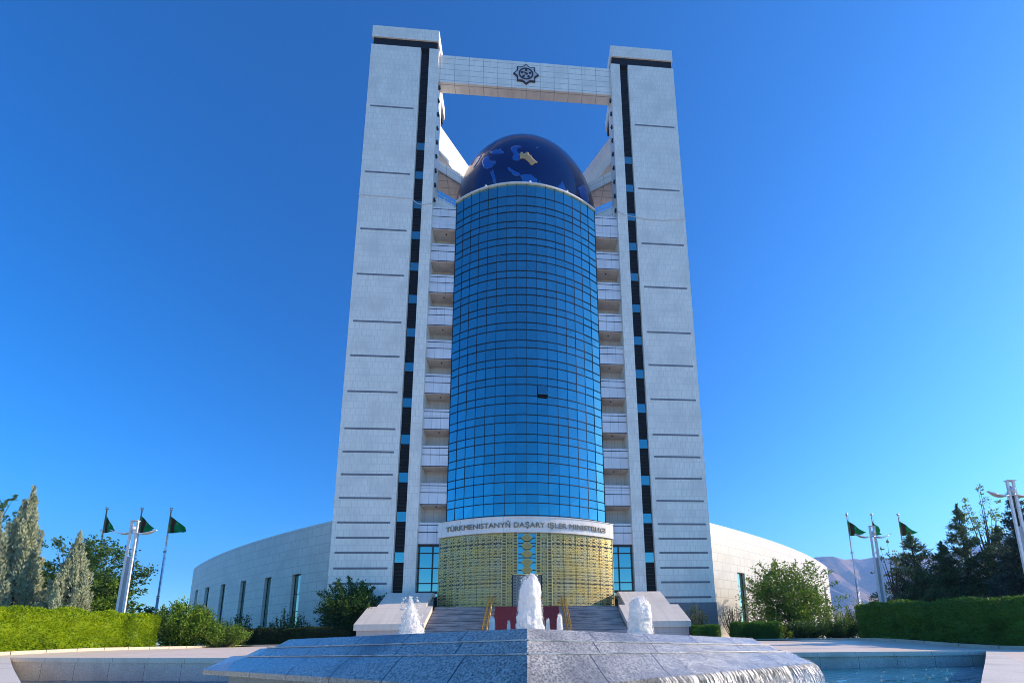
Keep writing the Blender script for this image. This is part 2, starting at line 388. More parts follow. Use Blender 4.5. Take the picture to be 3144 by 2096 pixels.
# ------------------------------------------------------------------ the ministry building
B = thing('government_building', (0, 46, 0), 'white marble ministry tower with a globe above a blue glass drum and curved low wings', 'building')
BARS = [71.84, 61.04, 52.28, 45.66, 39.07, 34.43, 29.76, 25.08, 22.23, 19.49, 16.7, 13.87, 12.13, 10.46, 8.71, 7.03, 5.31]
PANES = [5.55]+[10.44+4.672*k for k in range(13)]
Y0, YB = 46., 55.
for sg in (-1, 1):
    X = lambda v: sg*v
    mb = MB()
    mb.box(X(12.2), X(13.51), Y0, 48.4, 3.2, 82.5)           # narrow pier
    mb.box(X(14.7), X(21.44), Y0, YB, 4.6, 82.5)              # wide shaft
    mb.box(X(13.2), X(14.7), 46.75, 52.6, 2.0, 83.7)            # core behind the window strip
    tw = mb.build('tower', M['marble'], B, bevel=.05)
    mb = MB(); mb.box(X(14.62), X(21.5), Y0-.06, YB, -.3, 4.6); mb.box(X(12.15), X(13.55), Y0-.06, 48.4, -.3, 3.2)
    mb.build('plinth', M['plinth'], tw)
    mb = MB(); mb.prism([(X(a), b) for a, b in ([(12.25, Y0-.08), (21.4, Y0-.08), (21.4, YB), (13.2, YB), (13.2, 48.45), (12.25, 48.45)][::sg])], 83.75, 85.75); mb.box(X(13.3), X(21.25), Y0+.02, YB-.2, 85.75, 85.82)
    cp = mb.build('roof_cap', M['marble'], tw, bevel=.06)
    mb = MB(); mb.prism([(X(a), b) for a, b in ([(12.42, Y0+.05), (21.2, Y0+.05), (21.2, YB-.2), (13.4, YB-.2), (13.4, 48.3), (12.42, 48.3)][::sg])], 82.5, 83.75)
    mb.box(X(13.515), X(14.695), 46.45, 46.74, 2.0, 82.5)
    mb.build('black_strip', M['black'], tw)
    for z in BARS:
        mb = MB(); mb.box(X(15.22), X(20.95), Y0-.02, Y0+.0, z-.23, z)
        mb.build('slot', M['slot'], tw)
    for z in PANES:
        mb = MB(); a, b = X(13.60), X(14.61); tl = rng.normal(0, .004, 2)
        mb.box(a, b, 46.30, 46.44, z-1.16, z)
        w = mb.build('window', M['glass2'], tw)
        mb = MB()
        for za, zb in ((z, z+.09), (z-1.25, z-1.16)): mb.box(X(13.53), X(14.68), 46.27, 46.44, za, zb)
    # louvre blades inside the strip
    mb = MB()
    z = 6.2
    while z < 82.2:
        if not any(p-1.3 < z < p+.15 for p in PANES): mb.box(X(13.56), X(14.65), 46.40, 46.45, z, z+.05)
        z += .42
    mb.build('louvre', M['frame'], tw)
    for k in range(12):                                    # floodlights on the inner edge of the pier
        z = 57.6+2.35*k if k < 9 else 0
        if not z: continue
        mb = MB(); mb.box(X(12.19), X(11.98), 46.5, 46.72, z, z+.5); mb.bar((X(12.2), 46.6, z+.25), (X(11.9), 46.6, z+.1), .08)
        mb.build('floodlight', M['frame'], tw)
# crossbeam with emblem
mb = MB(); mb.box(-12.19, 12.19, 46.3, 47.5, 77.2, 82.0)
beam = mb.build('crossbeam', M['marble_beam'], B)
EC = Vector((0, 46.28, 79.6)); SR = 1.80
def star(r, y, depth, inner=.765):
    pts = []
    for k in range(16):
        t = math.pi/8*k; rr = r if k % 2 == 0 else r*inner
        pts.append((EC.x+rr*math.sin(t), y, EC.z+rr*math.cos(t)))
    return pts
def plate(mb, pts, y0, y1):
    f = [(p[0], y0, p[2]) for p in pts]; bk = [(p[0], y1, p[2]) for p in pts]
    mb.face(list(reversed(f)))
    for i in range(len(pts)):
        j = (i+1) % len(pts); mb.face([f[i], f[j], bk[j], bk[i]])
mb = MB(); plate(mb, star(1.82, 0, 0), 46.16, 46.3); em = mb.build('emblem', M['dark_emblem'], B)
mb = MB(); plate(mb, star(1.58, 0, 0), 46.13, 46.16); mb.build('emblem_face', M['light_emblem'], em)
mb = MB()
def ringpl(mb, cx, cz, r0, r1, y0, y1, n=32):
    for k in range(n):
        t0, t1 = 2*math.pi*k/n, 2*math.pi*(k+1)/n
        P = lambda r, t, y: (cx+r*math.sin(t), y, cz+r*math.cos(t))
        mb.face([P(r1, t1, y0), P(r1, t0, y0), P(r0, t0, y0), P(r0, t1, y0)]); mb.face([P(r1, t0, y0), P(r1, t1, y0), P(r1, t1, y1), P(r1, t0, y1)]); mb.face([P(r0, t1, y0), P(r0, t0, y0), P(r0, t0, y1), P(r0, t1, y1)])
ringpl(mb, 0, 79.55, .86, 1.04, 46.08, 46.13)
for k in range(5):
    t = 2*math.pi*k/5; cx, cz = .60*math.sin(t), 79.55+.60*math.cos(t)
    ringpl(mb, cx, cz, .09, .19, 46.08, 46.13, 8)
    ringpl(mb, cx, cz, .001, .05, 46.08, 46.13, 6)
# horse figure in the middle of the ring
for a, b, w in (((-.18, .12), (.12, .08), .13), ((-.16, .12), (-.26, .30), .09), ((-.26, .30), (-.36, .22), .07), ((-.14, .08), (-.20, -.20), .05), ((-.05, .06), (-.02, -.22), .05), ((.10, .08), (.06, -.20), .05), ((.14, .08), (.20, -.18), .05), ((.12, .12), (.26, -.02), .04)):
    mb.bar((a[0], 46.10, 79.55+a[1]), (b[0], 46.10, 79.55+b[1]), w, .05, up=(0, 1, 0))
mb.build('emblem_relief', M['dark_emblem'], em)

# glass drum -------------------------------------------------------
DR, DCY, DA = 16.16, 59.80, R_(4.309)
LZ = [14.01+2.364*k+d for k in range(18) for d in (0, 1.40)]+[57.45]
LZ = sorted(LZ)
def dp(t, r, z): return (r*math.sin(t), DCY-r*math.cos(t), z)
mb = MB()
OPEN = None
rows = [13.2]+LZ
for ri, (za, zb) in enumerate(zip(rows[:-1], rows[1:])):
    for c in range(-8, 8):
        if c == 1 and abs(za-28.19) < .3 and zb-za > 1.2: OPEN = (za, zb, c); continue
        t0, t1 = c*DA, (c+1)*DA
        e = rng.normal(0, .006, 4)
        mb.face([dp(t0, DR+e[0], za), dp(t1, DR+e[1], za), dp(t1, DR+e[2], zb), dp(t0, DR+e[3], zb)])
drum = mb.build('glass_drum', M['glass'], B)
mb = MB()
for z in LZ[:-1]:
    for c in range(-8, 8):
        t0, t1 = c*DA, (c+1)*DA
        mb.hexa([dp(t0, DR-.02, z-.045), dp(t0, DR+.04, z-.045), dp(t1, DR+.04, z-.045), dp(t1, DR-.02, z-.045)], [dp(t0, DR-.02, z+.045), dp(t0, DR+.04, z+.045), dp(t1, DR+.04, z+.045), dp(t1, DR-.02, z+.045)])
for c in range(-8, 9):
    t = c*DA; w = .022/DR
    mb.hexa([dp(t-w, DR-.02, 13.2), dp(t-w, DR+.05, 13.2), dp(t+w, DR+.05, 13.2), dp(t+w, DR-.02, 13.2)], [dp(t-w, DR-.02, 57.4), dp(t-w, DR+.05, 57.4), dp(t+w, DR+.05, 57.4), dp(t+w, DR-.02, 57.4)])
mb.build('mullion_grid', M['frame'], drum)
if OPEN:
    za, zb, c = OPEN; t0, t1 = c*DA, (c+1)*DA
    mb = MB(); mb.face([dp(t0, DR-.5, za-.1), dp(t1, DR-.5, za-.1), dp(t1, DR-.5, zb), dp(t0, DR-.5, zb)])
    mb.face([dp(t0, DR-.5, za), dp(t0, DR, za), dp(t1, DR, za), dp(t1, DR-.5, za)]); mb.build('window_opening', M['black'], drum)
    mb = MB(); a = [dp(t0+.003, DR+.45, za+.02), dp(t1-.003, DR+.45, za+.02), dp(t1-.003, DR+.04, zb-.05), dp(t0+.003, DR+.04, zb-.05)]
    bk = [(p[0], p[1]+.05, p[2]) for p in a]
    mb.hexa([bk[0], bk[1], a[1], a[0]], [bk[3], bk[2], a[2], a[3]])
    tag(mb.build('open_window', M['glass'], drum), 'open top hung window in the glass drum')
# rim, roof deck, lamps on the rim
mb = MB()
for c in range(-16, 16):
    t0, t1 = c*DA/2, (c+1)*DA/2
    mb.hexa([dp(t0, DR-.5, 57.40), dp(t0, DR+.16, 57.40), dp(t1, DR+.16, 57.40), dp(t1, DR-.5, 57.40)], [dp(t0, DR-.5, 57.60), dp(t0, DR+.16, 57.60), dp(t1, DR+.16, 57.60), dp(t1, DR-.5, 57.60)])
rim = mb.build('drum_rim', M['bandwhite'], B)
for c in (-4.3, 0.4, 4.4):
    mb = MB(); p = Vector(dp(c*DA, DR+.05, 57.74)); mb.tube([p+Vector((0, 0, -.16)), p+Vector((0, 0, -.08)), p+Vector((0, 0, .04)), p+Vector((0, 0, .14)), p+Vector((0, 0, .18))], [.06, .15, .16, .09, .02], 12)
    mb.build('rim_lamp', M['lampwhite'], rim)
mb = MB()
mb.prism([dp(c*DA, DR-.6, 0)[:2] for c in range(-8, 9)]+[(13.1, 50), (13.1, YB+1), (-13.1, YB+1), (-13.1, 50)], 57.1, 57.38)
mb.box(-13.15, 13.15, 48.15, YB, 0, 56.9)
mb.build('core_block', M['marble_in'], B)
# globe
GC = Vector((0, 56, 63.84)); GR = 11.09
mb = MB(); nu, nv = 96, 48
def gp(az, el, r=GR): a, e = R_(az), R_(el); return GC+Vector((r*math.sin(a)*math.cos(e), -r*math.cos(a)*math.cos(e), r*math.sin(e)))
for i in range(nu):
    for j in range(nv):
        a0, a1 = 360*i/nu, 360*(i+1)/nu; e0, e1 = -40+130*j/nv, -40+130*(j+1)/nv
        mb.face([gp(a0, e0), gp(a1, e0), gp(a1, e1), gp(a0, e1)], smooth=True)
globe = mb.build('globe', M['globe'], B)
mb = MB(); nn = 64
for i in range(nn):
    a0, a1 = 2*math.pi*i/nn, 2*math.pi*(i+1)/nn
    if math.cos(a0) > .52: continue
    for (r_0, z_0), (r_1, z_1) in zip([(11.9, 56.9), (11.5, 59.0), (11.15, 61.2)], [(11.5, 59.0), (11.15, 61.2), (10.6, 64)]):
        P = lambda r, a, z: (r*math.sin(a), 56-r*math.cos(a), z)
        mb.face([P(r_0, a0, z_0), P(r_0, a1, z_0), P(r_1, a1, z_1), P(r_1, a0, z_1)], smooth=True)
mb.build('globe_collar', M['collar'], B)
MAP = {
'country':[(-4.7,-0.3),(-3.5,1.5),(-2.4,1.1),(-1.8,0.1),(-0.7,0.7),(0.4,1.7),(1.6,1.2),(2.1,-0.3),(3.4,-1.0),(4.1,-2.5),(5.5,-3.8),(6.7,-4.6),(7.7,-5.2),(7.1,-6.2),(5.9,-6.0),(5.1,-7.3),(3.6,-8.2),(2.5,-7.6),(1.9,-6.4),(0.4,-5.2),(-0.7,-4.2),(-2.1,-3.6),(-3.3,-3.9),(-4.5,-3.9),(-4.3,-2.3)],
'caspian':[(-3.3,6.1),(-4.5,7.7),(-6.5,8.3),(-8.8,7.9),(-10.5,6.5),(-10.6,4.4),(-9.9,2.8),(-8.7,1.1),(-8.5,-0.7),(-9.4,-1.7),(-9.3,-3.5),(-8.1,-4.8),(-6.1,-5.2),(-4.8,-4.9),(-4.75,-3.6),(-4.9,-2.3),(-4.9,-0.6),(-5.5,1.2),(-6.7,3.1),(-6.6,5.0),(-5.0,5.7)],
'black':[(-26.0,9.5),(-23.2,8.6),(-22.0,9.2),(-19.9,7.5),(-18.1,8.1),(-17.4,5.7),(-15.5,3.8),(-15.7,2.6),(-18.5,3.1),(-21.0,4.4),(-23.6,5.0),(-25.6,7.3)],
'med':[(-31.3,7.2),(-28.4,6.3),(-26.5,4.3),(-26.8,2.5),(-24.7,-0.4),(-21.5,-1.9),(-21.4,-3.6),(-23.1,-4.1),(-24.8,-5.6),(-28.1,-5.1),(-31.2,-2.6),(-31.7,1.2),(-32.6,-0.3),(-32.4,4.7)],
'red':[(-26.2,-6.7),(-25.3,-9.0),(-24.3,-8.6),(-23.7,-7.3),(-23.1,-9.6),(-22.6,-12.7),(-22.0,-15.5),(-22.0,-17.4),(-24.5,-16.6),(-24.4,-13.6),(-25.4,-10.4)],
'gulf':[(-13.1,-9.0),(-11.7,-9.1),(-10.6,-10.5),(-8.9,-11.7),(-7.4,-12.7),(-5.1,-13.5),(-4.0,-15.1),(-1.6,-14.5),(1.3,-14.4),(3.6,-14.4),(5.4,-15.7),(7.8,-16.6),(7.6,-18.0),(9.0,-18.6),(9.9,-16.5),(10.5,-18.9),(8,-25),(0,-26),(-2.0,-21),(-3.4,-16.6),(-4.6,-15.2),(-7.0,-15.7),(-9.3,-14.8),(-10.4,-12.5),(-11.2,-12.1),(-12.4,-10.8)],
'bengal':[(23.5,-15.7),(25.6,-13.4),(26.1,-11.4),(28.0,-13.0),(29.4,-14.5),(30.5,-15.0),(33,-19),(27,-21),(23,-19)],
'lake':[(6.5,6.9),(7.4,8.3),(9.2,8.7),(8.0,7.8),(7.2,6.2)],
'east':[(40.3,-7.0),(42.8,-4.2),(46.2,0.8),(49.8,3.7),(52.5,2),(54.5,-4),(52,-9),(47,-11),(44.0,-10.2),(42.2,-7.7)],
'north':[(-30,20),(-27,23),(-24,22),(-26,19)], 'scand':[(-40,10),(-36,14),(-34,12),(-37,7),(-41,5)]}
import bmesh
for k, poly in MAP.items():
    # fill the outline, subdivide, and lift every vertex onto the sphere
    bm = bmesh.new(); vs = [bm.verts.new((a, e, 0)) for a, e in poly]; f = bm.faces.new(vs)
    bmesh.ops.triangulate(bm, faces=[f])
    for _ in range(3): bmesh.ops.subdivide_edges(bm, edges=[e for e in bm.edges if e.calc_length() > 1.5], cuts=1, use_grid_fill=True)
    bmesh.ops.triangulate(bm, faces=bm.faces[:])
    r = GR+(.07 if k == 'country' else .03)
    for v in bm.verts: v.co = gp(v.co.x, v.co.y, r)-ORG[B.name]
    ex = bmesh.ops.extrude_face_region(bm, geom=bm.faces[:])
    bmesh.ops.recalc_face_normals(bm, faces=bm.faces[:])
    for v in [g for g in ex['geom'] if isinstance(g, bmesh.types.BMVert)]: v.co = v.co-(v.co-(GC-ORG[B.name])).normalized()*.05
    for f in bm.faces: f.smooth = True
    me = bpy.data.meshes.new('map_patch'); bm.to_mesh(me); bm.free()
    me.materials.append(M['globe_gold'] if k == 'country' else M['globe_sea'])
    o = bpy.data.objects.new('country_patch' if k == 'country' else 'sea_patch', me); COL.objects.link(o); o.parent = globe
# fins and bridges between the towers and the globe
for sg in (-1, 1):
    mb = MB()
    A, Bp = Vector((sg*13.3, 51.65)), Vector((sg*9.3, 57.65)); d = (Bp-A).normalized(); nb = Vector((d.y, -d.x)) * (1 if sg > 0 else -1)
    bk = Vector((sg*.83, .56))*-1
    A2, B2 = A+Vector((sg*.7, 2.2)), Bp+Vector((sg*.7, 2.2))
    pl = [A, Bp, B2, A2] if sg > 0 else [Bp, A, A2, B2]
    if sg > 0: pl = [Bp, A, A2, B2][::-1]
    mb.hexa([(p.x, p.y, 73.3) for p in pl], [(p.x, p.y, 78.05) for p in pl])
    mb.build('fin_wall', M['marble'], B)
    mb = MB()
    q = [(-13.3, 51.85), (-9.3, 54.2), (-10.7, 56.3), (-14.2, 54.5)]
    q = [(sg*-x, y) for x, y in q]
    if sg > 0: q = q[::-1]
    mb.prism(q, 69.7, 69.95)
    a, b = (sg*13.3, 51.85), (sg*9.3, 54.2)
    mb.bar((*a, 70.6), (*b, 70.6), .2, 1.8)
    br = mb.build('bridge', M['marble_beam'], B)
    mb = MB(); mb.bar((sg*12.9, 47.9, 58.6), (sg*9.6, 49.5, 58.6), .2, 3.5); mb.bar((sg*12.9, 47.9, 60.9), (sg*9.6, 49.5, 60.9), .05, .06)
    for k in range(5):
        f_ = k/4; mb.bar((sg*(12.9-3.3*f_), 47.9+1.6*f_, 60.3), (sg*(12.9-3.3*f_), 47.9+1.6*f_, 60.9), .05)
    mb.build('roof_parapet', M['marble_beam'], B)
    # balconies
    tops = [18.63+4.63*k for k in range(8)]
    for bi, zt in enumerate([13.94]+tops+[56.66]):
        h = 2.58 if bi < 9 else 3.35
        x0, x1 = sg*9.16, sg*12.19
        mb = MB(); mb.box(x0, x1, 46.5, 46.7, zt-h, zt); mb.box(x0, x1, 46.7, 48.14, zt-h, zt-h+.22)
        ba = mb.build('balcony', M['fascia'], B)
        mb = MB()
        for z in (zt-.30, zt-h*.44, zt-h+.03): mb.box(x0, x1, 46.49, 46.5, z-.045, z+.045)
        mb.build('joint_line', M['frame'], ba)
        if bi > 0:
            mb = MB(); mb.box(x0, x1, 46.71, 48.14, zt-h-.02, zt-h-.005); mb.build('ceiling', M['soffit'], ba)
            mb = MB(); cx = sg*10.5; mb.tube([(cx, 47.2, zt-h-.02), (cx, 47.2, zt-h-.10)], .09, 10)
            on = (bi in (2, 8) if sg < 0 else bi in (1, 7, 9))
            mb.build('ceiling_light', M['lampwhite'] if on else M['frame'], ba)
    # tall side window beside the portal
    mb = MB(); mb.box(sg*9.2, sg*12.19, 46.62, 46.72, 3.4, 11.25)
    sw = mb.build('side_window', M['glass2'], B)
    mb = MB()
    for z in (11.2, 10.4, 8.69, 6.99, 6.05): mb.box(sg*9.2, sg*12.19, 46.5, 46.62, z-.05, z+.05)
    mb.box(sg*9.2, sg*12.19, 46.48, 46.62, 5.85, 6.1)
    for x in (12.05, 10.55): mb.box(sg*(x-.06), sg*(x+.06), 46.47, 46.62, 3.6, 11.25)
    mb.box(sg*9.55, sg*9.8, 46.46, 46.62, 3.6, 6.0)
    mb.build('window_frame', M['frame'], sw)

# portal -----------------------------------------------------------
PR, PCY = 17.65, 60.25
def pp(s_, z, r=0.): t = s_/PR; return ((PR+r)*math.sin(t), PCY-(PR+r)*math.cos(t), z)
HS = PR*math.asin(9.6/PR)
def arcbox(mb, s0, s1, z0, z1, r0, r1, n=1):
    for k in range(n):
        a, b = s0+(s1-s0)*k/n, s0+(s1-s0)*(k+1)/n
        lo = [pp(a, z0, r0), pp(a, z0, r1), pp(b, z0, r1), pp(b, z0, r0)]; hi = [(p[0], p[1], z1) for p in lo]
        mb.face([lo[1], lo[2], hi[2], hi[1]], uv=[(a, z0), (b, z0), (b, z1), (a, z1)]); mb.face([hi[0], hi[1], hi[2], hi[3]]); mb.face([lo[3], lo[2], lo[1], lo[0]])
        if k == 0: mb.face([lo[0], lo[1], hi[1], hi[0]])
        if k == n-1: mb.face([lo[2], lo[3], hi[3], hi[2]])
mb = MB(); arcbox(mb, -HS, HS, 11.77, 13.40, -.3, .28, 40); arcbox(mb, -HS-.03, HS+.03, 13.40, 13.47, -.3, .34, 40)
for sg in (-1, 1):
    x = sg*9.6
    mb.box(sg*9.25, x, 45.5, 46.6, 11.77, 13.45)
band = mb.build('name_band', M['bandwhite'], B)
# lettering bent onto the band
cu = bpy.data.curves.new('lettering', 'FONT'); cu.body = 'T\u00dcRKMENISTANY\u0147 DA\u015eARY I\u015eLER MINISTRLIGI'
cu.size = 1.; cu.extrude = .05; cu.space_character = 1.02
to = bpy.data.objects.new('lettering', cu); COL.objects.link(to)
dg = bpy.context.evaluated_depsgraph_get(); me = bpy.data.meshes.new_from_object(to.evaluated_get(dg))
bpy.data.objects.remove(to)
xs = [v.co.x for v in me.vertices]; x0_, x1_ = min(xs), max(xs); SW = 17.9; ob_ = ORG[B.name]
for v in me.vertices:
    s_ = (v.co.x-x0_)/(x1_-x0_)*SW-SW/2; z = 12.28+v.co.y*.78
    p = Vector(pp(s_, z, .30+v.co.z+.05)); v.co = p-ob_
me.materials.clear(); me.materials.append(M['bronze'])
lt = bpy.data.objects.new('lettering', me); COL.objects.link(lt); lt.parent = band
# backing, pilaster strips and lattice
mb = MB(); arcbox(mb, -HS, -.95, 3.9, 11.77, -.6, -.12, 24); arcbox(mb, .95, HS, 3.9, 11.77, -.6, -.12, 24); arcbox(mb, -.95, .95, 3.9, 7.3, -.6, -.12, 3)
for sg in (-1, 1): mb.box(sg*9.3, sg*9.52, 45.6, 46.6, 3.9, 11.77)
portal = mb.build('portal_wall', M['screenback'], B)
mb = MB()
arcbox(mb, -.95, .95, 7.3, 11.77, -.5, -.1, 4)
pg = mb.build('portal_glass', M['glass2'], portal)
mb = MB()
def sbar(a, b, w, t=.06, r=.05):
    # a, b = (s, z) ends of a flat bar on the screen
    d = Vector((b[0]-a[0], b[1]-a[1])).normalized(); n_ = Vector((-d.y, d.x))*w/2
    c = [(a[0]+n_.x, a[1]+n_.y), (b[0]+n_.x, b[1]+n_.y), (b[0]-n_.x, b[1]-n_.y), (a[0]-n_.x, a[1]-n_.y)]
    lo = [pp(s_, z, r) for s_, z in c]; hi = [pp(s_, z, r+t) for s_, z in c]
    mb.face(hi[::-1])
    for i in range(4): j = (i+1) % 4; mb.face([lo[i], lo[j], hi[j], hi[i]][::-1])
joints = [2.62, 3.95, 5.3, 6.7, 8.25, HS-.1]
zrows = [(4.05, 6.42), (6.5, 7.26), (7.34, 9.1), (9.2, 10.6), (10.7, 11.75)]
for sg in (-1, 1):
    cols = [(1.5, 2.08)]
    for a, b in zip(joints[:-1], joints[1:]): m_ = (a+b)/2; cols += [(a+.03, m_), (m_, b-.03)]
    for a, b in cols:
        w = b-a; cx = (a+b)/2
        for z0, z1 in zrows:
            nz = max(1, round((z1-z0)/.34)); hz = (z1-z0)/nz
            for k in range(nz):
                zc = z0+(k+.5)*hz
                L, Rr, T, Bt = (sg*(cx-w*.46), zc), (sg*(cx+w*.46), zc), (sg*cx, zc+hz*.48), (sg*cx, zc-hz*.48)
                for p, q in ((L, T), (T, Rr), (Rr, Bt), (Bt, L)): sbar(p, q, .062)
                sbar((sg*(cx-w*.20), zc), (sg*(cx+w*.20), zc), .085)
                if k % 2 == 0: sbar((sg*(cx-w*.48), zc-hz*.5), (sg*(cx-w*.48), zc+hz*.5), .05)
                if k % 3 == 1: sbar((sg*(cx-w*.5), zc+hz*.5), (sg*(cx+w*.5), zc+hz*.5), .05)
    for a in joints+[1.5, 2.08]:
        sbar((sg*a, 4.05), (sg*a, 11.75), .035, .10)
    for x0, x1, n_ in ((2.14, 2.58, 44), (.98, 1.40, 40)):        # ladder strips
        zb = 4.05 if x0 > 2 else 7.4
        for x in (x0, x1): sbar((sg*x, zb), (sg*x, 11.75), .05, .1)
        k = 0; z = zb
        while z < 11.7:
            sbar((sg*x0, z), (sg*x1, z), .075 if k % 3 == 0 else .045, .08); z += .16; k += 1
sbar((-1.5, 7.32), (1.5, 7.32), .1, .14)
mb.build('lattice_screen', M['gold'], portal)
mb = MB()
for z in (10.65, 9.1): arcbox(mb, -.93, .93, z-.04, z+.04, -.1, -.04)
mb.build('glass_bar', M['frame'], pg)
for k, z in enumerate((11.22, 10.35, 9.48, 8.60, 7.80)):
    mb = MB(); hw, hh = .58, .37
    pts = [(-hw, 0), (-hw*.72, hh*.45), (-hw*.55, hh*.8), (-.14, hh), (.14, hh), (hw*.55, hh*.8), (hw*.72, hh*.45), (hw, 0), (hw*.72, -hh*.45), (hw*.55, -hh*.8), (.14, -hh), (-.14, -hh), (-hw*.55, -hh*.8), (-hw*.72, -hh*.45)]
    f = [(x, 42.40, z+zz_) for x, zz_ in pts]; bk = [(x, 42.52, z+zz_) for x, zz_ in pts]
    mb.face(f)
    for i in range(len(pts)): j = (i+1) % len(pts); mb.face([f[i], bk[i], bk[j], f[j]])
    md = mb.build('medallion', M['gold_flat'], portal)
    mb = MB()
    for q in (.30, .62):
        g = [(x*q, zz_*q) for x, zz_ in pts]
        for i in range(len(g)): j = (i+1) % len(g); mb.bar((g[i][0], 42.39, z+g[i][1]), (g[j][0], 42.39, z+g[j][1]), .04, .03, up=(0, 1, 0))
    mb.build('medallion_relief', M['bronze'], md)
    mb = MB(); mb.bar((0, 42.56, z-.5), (0, 42.56, z+.5), .05); mb.bar((-.9, 42.56, z), (.9, 42.56, z), .05); mb.build('bracket', M['frame'], md)
mb = MB()
for x in (-1.46, 1.46): mb.box(x-.07, x+.07, 42.42, 42.60, 4.0, 7.28)
mb.build('door_frame', M['frame'], portal)
M['doormetal'] = plain('door lattice metal', (.50, .50, .46), (.42, .43, .42), 3, rough=.4, metal=.3)
for sg in (-1, 1):
    mb = MB()
    for x in (.04, .36, .70, 1.04, 1.36): sbar((sg*x, 4.02), (sg*x, 7.2), .05, .08)
    z = 4.05; k = 0
    while z < 7.15:
        sbar((sg*.04, z), (sg*.36, z), .05, .06); sbar((sg*1.04, z), (sg*1.36, z), .05, .06)
        if k % 2 == 0:
            for p, q in (((.38, z+.15), (.53, z+.28)), ((.53, z+.28), (.69, z+.15)), ((.69, z+.15), (.53, z+.02)), ((.53, z+.02), (.38, z+.15)), ((.71, z+.15), (.87, z+.28)), ((.87, z+.28), (1.03, z+.15)), ((1.03, z+.15), (.87, z+.02)), ((.87, z+.02), (.71, z+.15))): sbar((sg*p[0], p[1]), (sg*q[0], q[1]), .05, .06)
        z += .16; k += 1
    mb.build('door', M['doormetal'], portal)

# wings -------------------------------------------------------------
WC = (83.742, 212.197); WR = 196.54
ZW = 14.0
WIN = [(33.9, 34.42), (35.84, 36.34), (37.9, 38.43), (40.09, 40.66), (42.35, 43.02), (44.58, 45.2)]
for sg in (-1, 1):
    def wp(th, z, r=0): t = R_(th); return (sg*(-WC[0]+(WR+r)*math.sin(t)), WC[1]-(WR+r)*math.cos(t), z)
    mb = MB()
    def wface(t0, t1, z0, z1, r=0):
        k = max(1, int((t1-t0)/.35))
        for i in range(k):
            a, b = t0+(t1-t0)*i/k, t0+(t1-t0)*(i+1)/k
            q = [wp(a, z0, r), wp(b, z0, r), wp(b, z1, r), wp(a, z1, r)]; uv = [(WR*R_(x), z) for x, z in ((a, z0), (b, z0), (b, z1), (a, z1))]
            if sg < 0: q, uv = q[::-1], uv[::-1]
            mb.face(q, uv=uv)
    T0, T1 = 32.35, 46.75
    cur = T0
    for a, b in WIN:
        zt = 8.55+(a-33.9)*.10
        wface(cur, a, 0, ZW); wface(a, b, zt, ZW); wface(a, b, 0, 1.2); cur = b
        # reveals
        for th in (a, b):
            mb.face([wp(th, 1.2), wp(th, 1.2, -.4), wp(th, zt, -.4), wp(th, zt)])
        mb.face([wp(a, zt), wp(b, zt), wp(b, zt, -.4), wp(a, zt, -.4)]); mb.face([wp(a, 1.2), wp(b, 1.2), wp(b, 1.2, -.4), wp(a, 1.2, -.4)])
    wface(cur, T1, 0, ZW)
    # roof, end and back
    n = 40
    for i in range(n):
        a, b = T0+(T1-T0)*i/n, T0+(T1-T0)*(i+1)/n
        mb.face([wp(a, ZW), wp(b, ZW), wp(b, ZW, -12), wp(a, ZW, -12)]); mb.face([wp(a, 0, -12), wp(b, 0, -12), wp(b, ZW, -12), wp(a, ZW, -12)])
    mb.face([wp(T1, 0), wp(T1, 0, -12), wp(T1, ZW, -12), wp(T1, ZW)])
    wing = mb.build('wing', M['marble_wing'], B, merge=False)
    for a, b in WIN:
        zt = 8.55+(a-33.9)*.10
        mb = MB(); mb.face([wp(a, 1.2, -.36), wp(b, 1.2, -.36), wp(b, zt, -.36), wp(a, zt, -.36)]); w = mb.build('window', M['glass2'], wing)
        mb = MB()
        for z in (1.2, 4.2, 6.2, zt-.12): mb.bar(wp(a, z+.06, -.34), wp(b, z+.06, -.34), .04, .08)
        for t in (a+.012, b-.012): mb.bar(wp(t, 1.2, -.34), wp(t, zt, -.34), .06, .05)
        mb.build('window_frame', M['frame'], w)
# sagging cable slung across both towers
def cable(pts, lab):
    mb = MB(); q = [Vector(p) for p in pts]; sm = []
    for i in range(len(q)-1):
        for k in range(6): sm.append(q[i].lerp(q[i+1], k/6))
    sm.append(q[-1]); mb.tube(sm, .035, 6); tag(mb.build('cable', M['lampwhite'], org=pts[0]), lab, 'cable', 'cables slung across the tower fronts')
cable([(-21.5, 45.9, 57.2), (-18.4, 45.92, 57.15), (-14.8, 45.92, 57.05), (-14.1, 46.1, 56.55), (-13.5, 45.93, 56.2), (-12.2, 45.92, 56.5)], 'pale cable across the front of the left tower')
cable([(12.2, 45.9, 56.9), (13.4, 45.92, 56.3), (14.8, 45.92, 56.15), (15.8, 45.92, 55.95), (18.1, 45.9, 55.85), (21.45, 45.9, 56.3)], 'pale cable sagging across the front of the right tower')

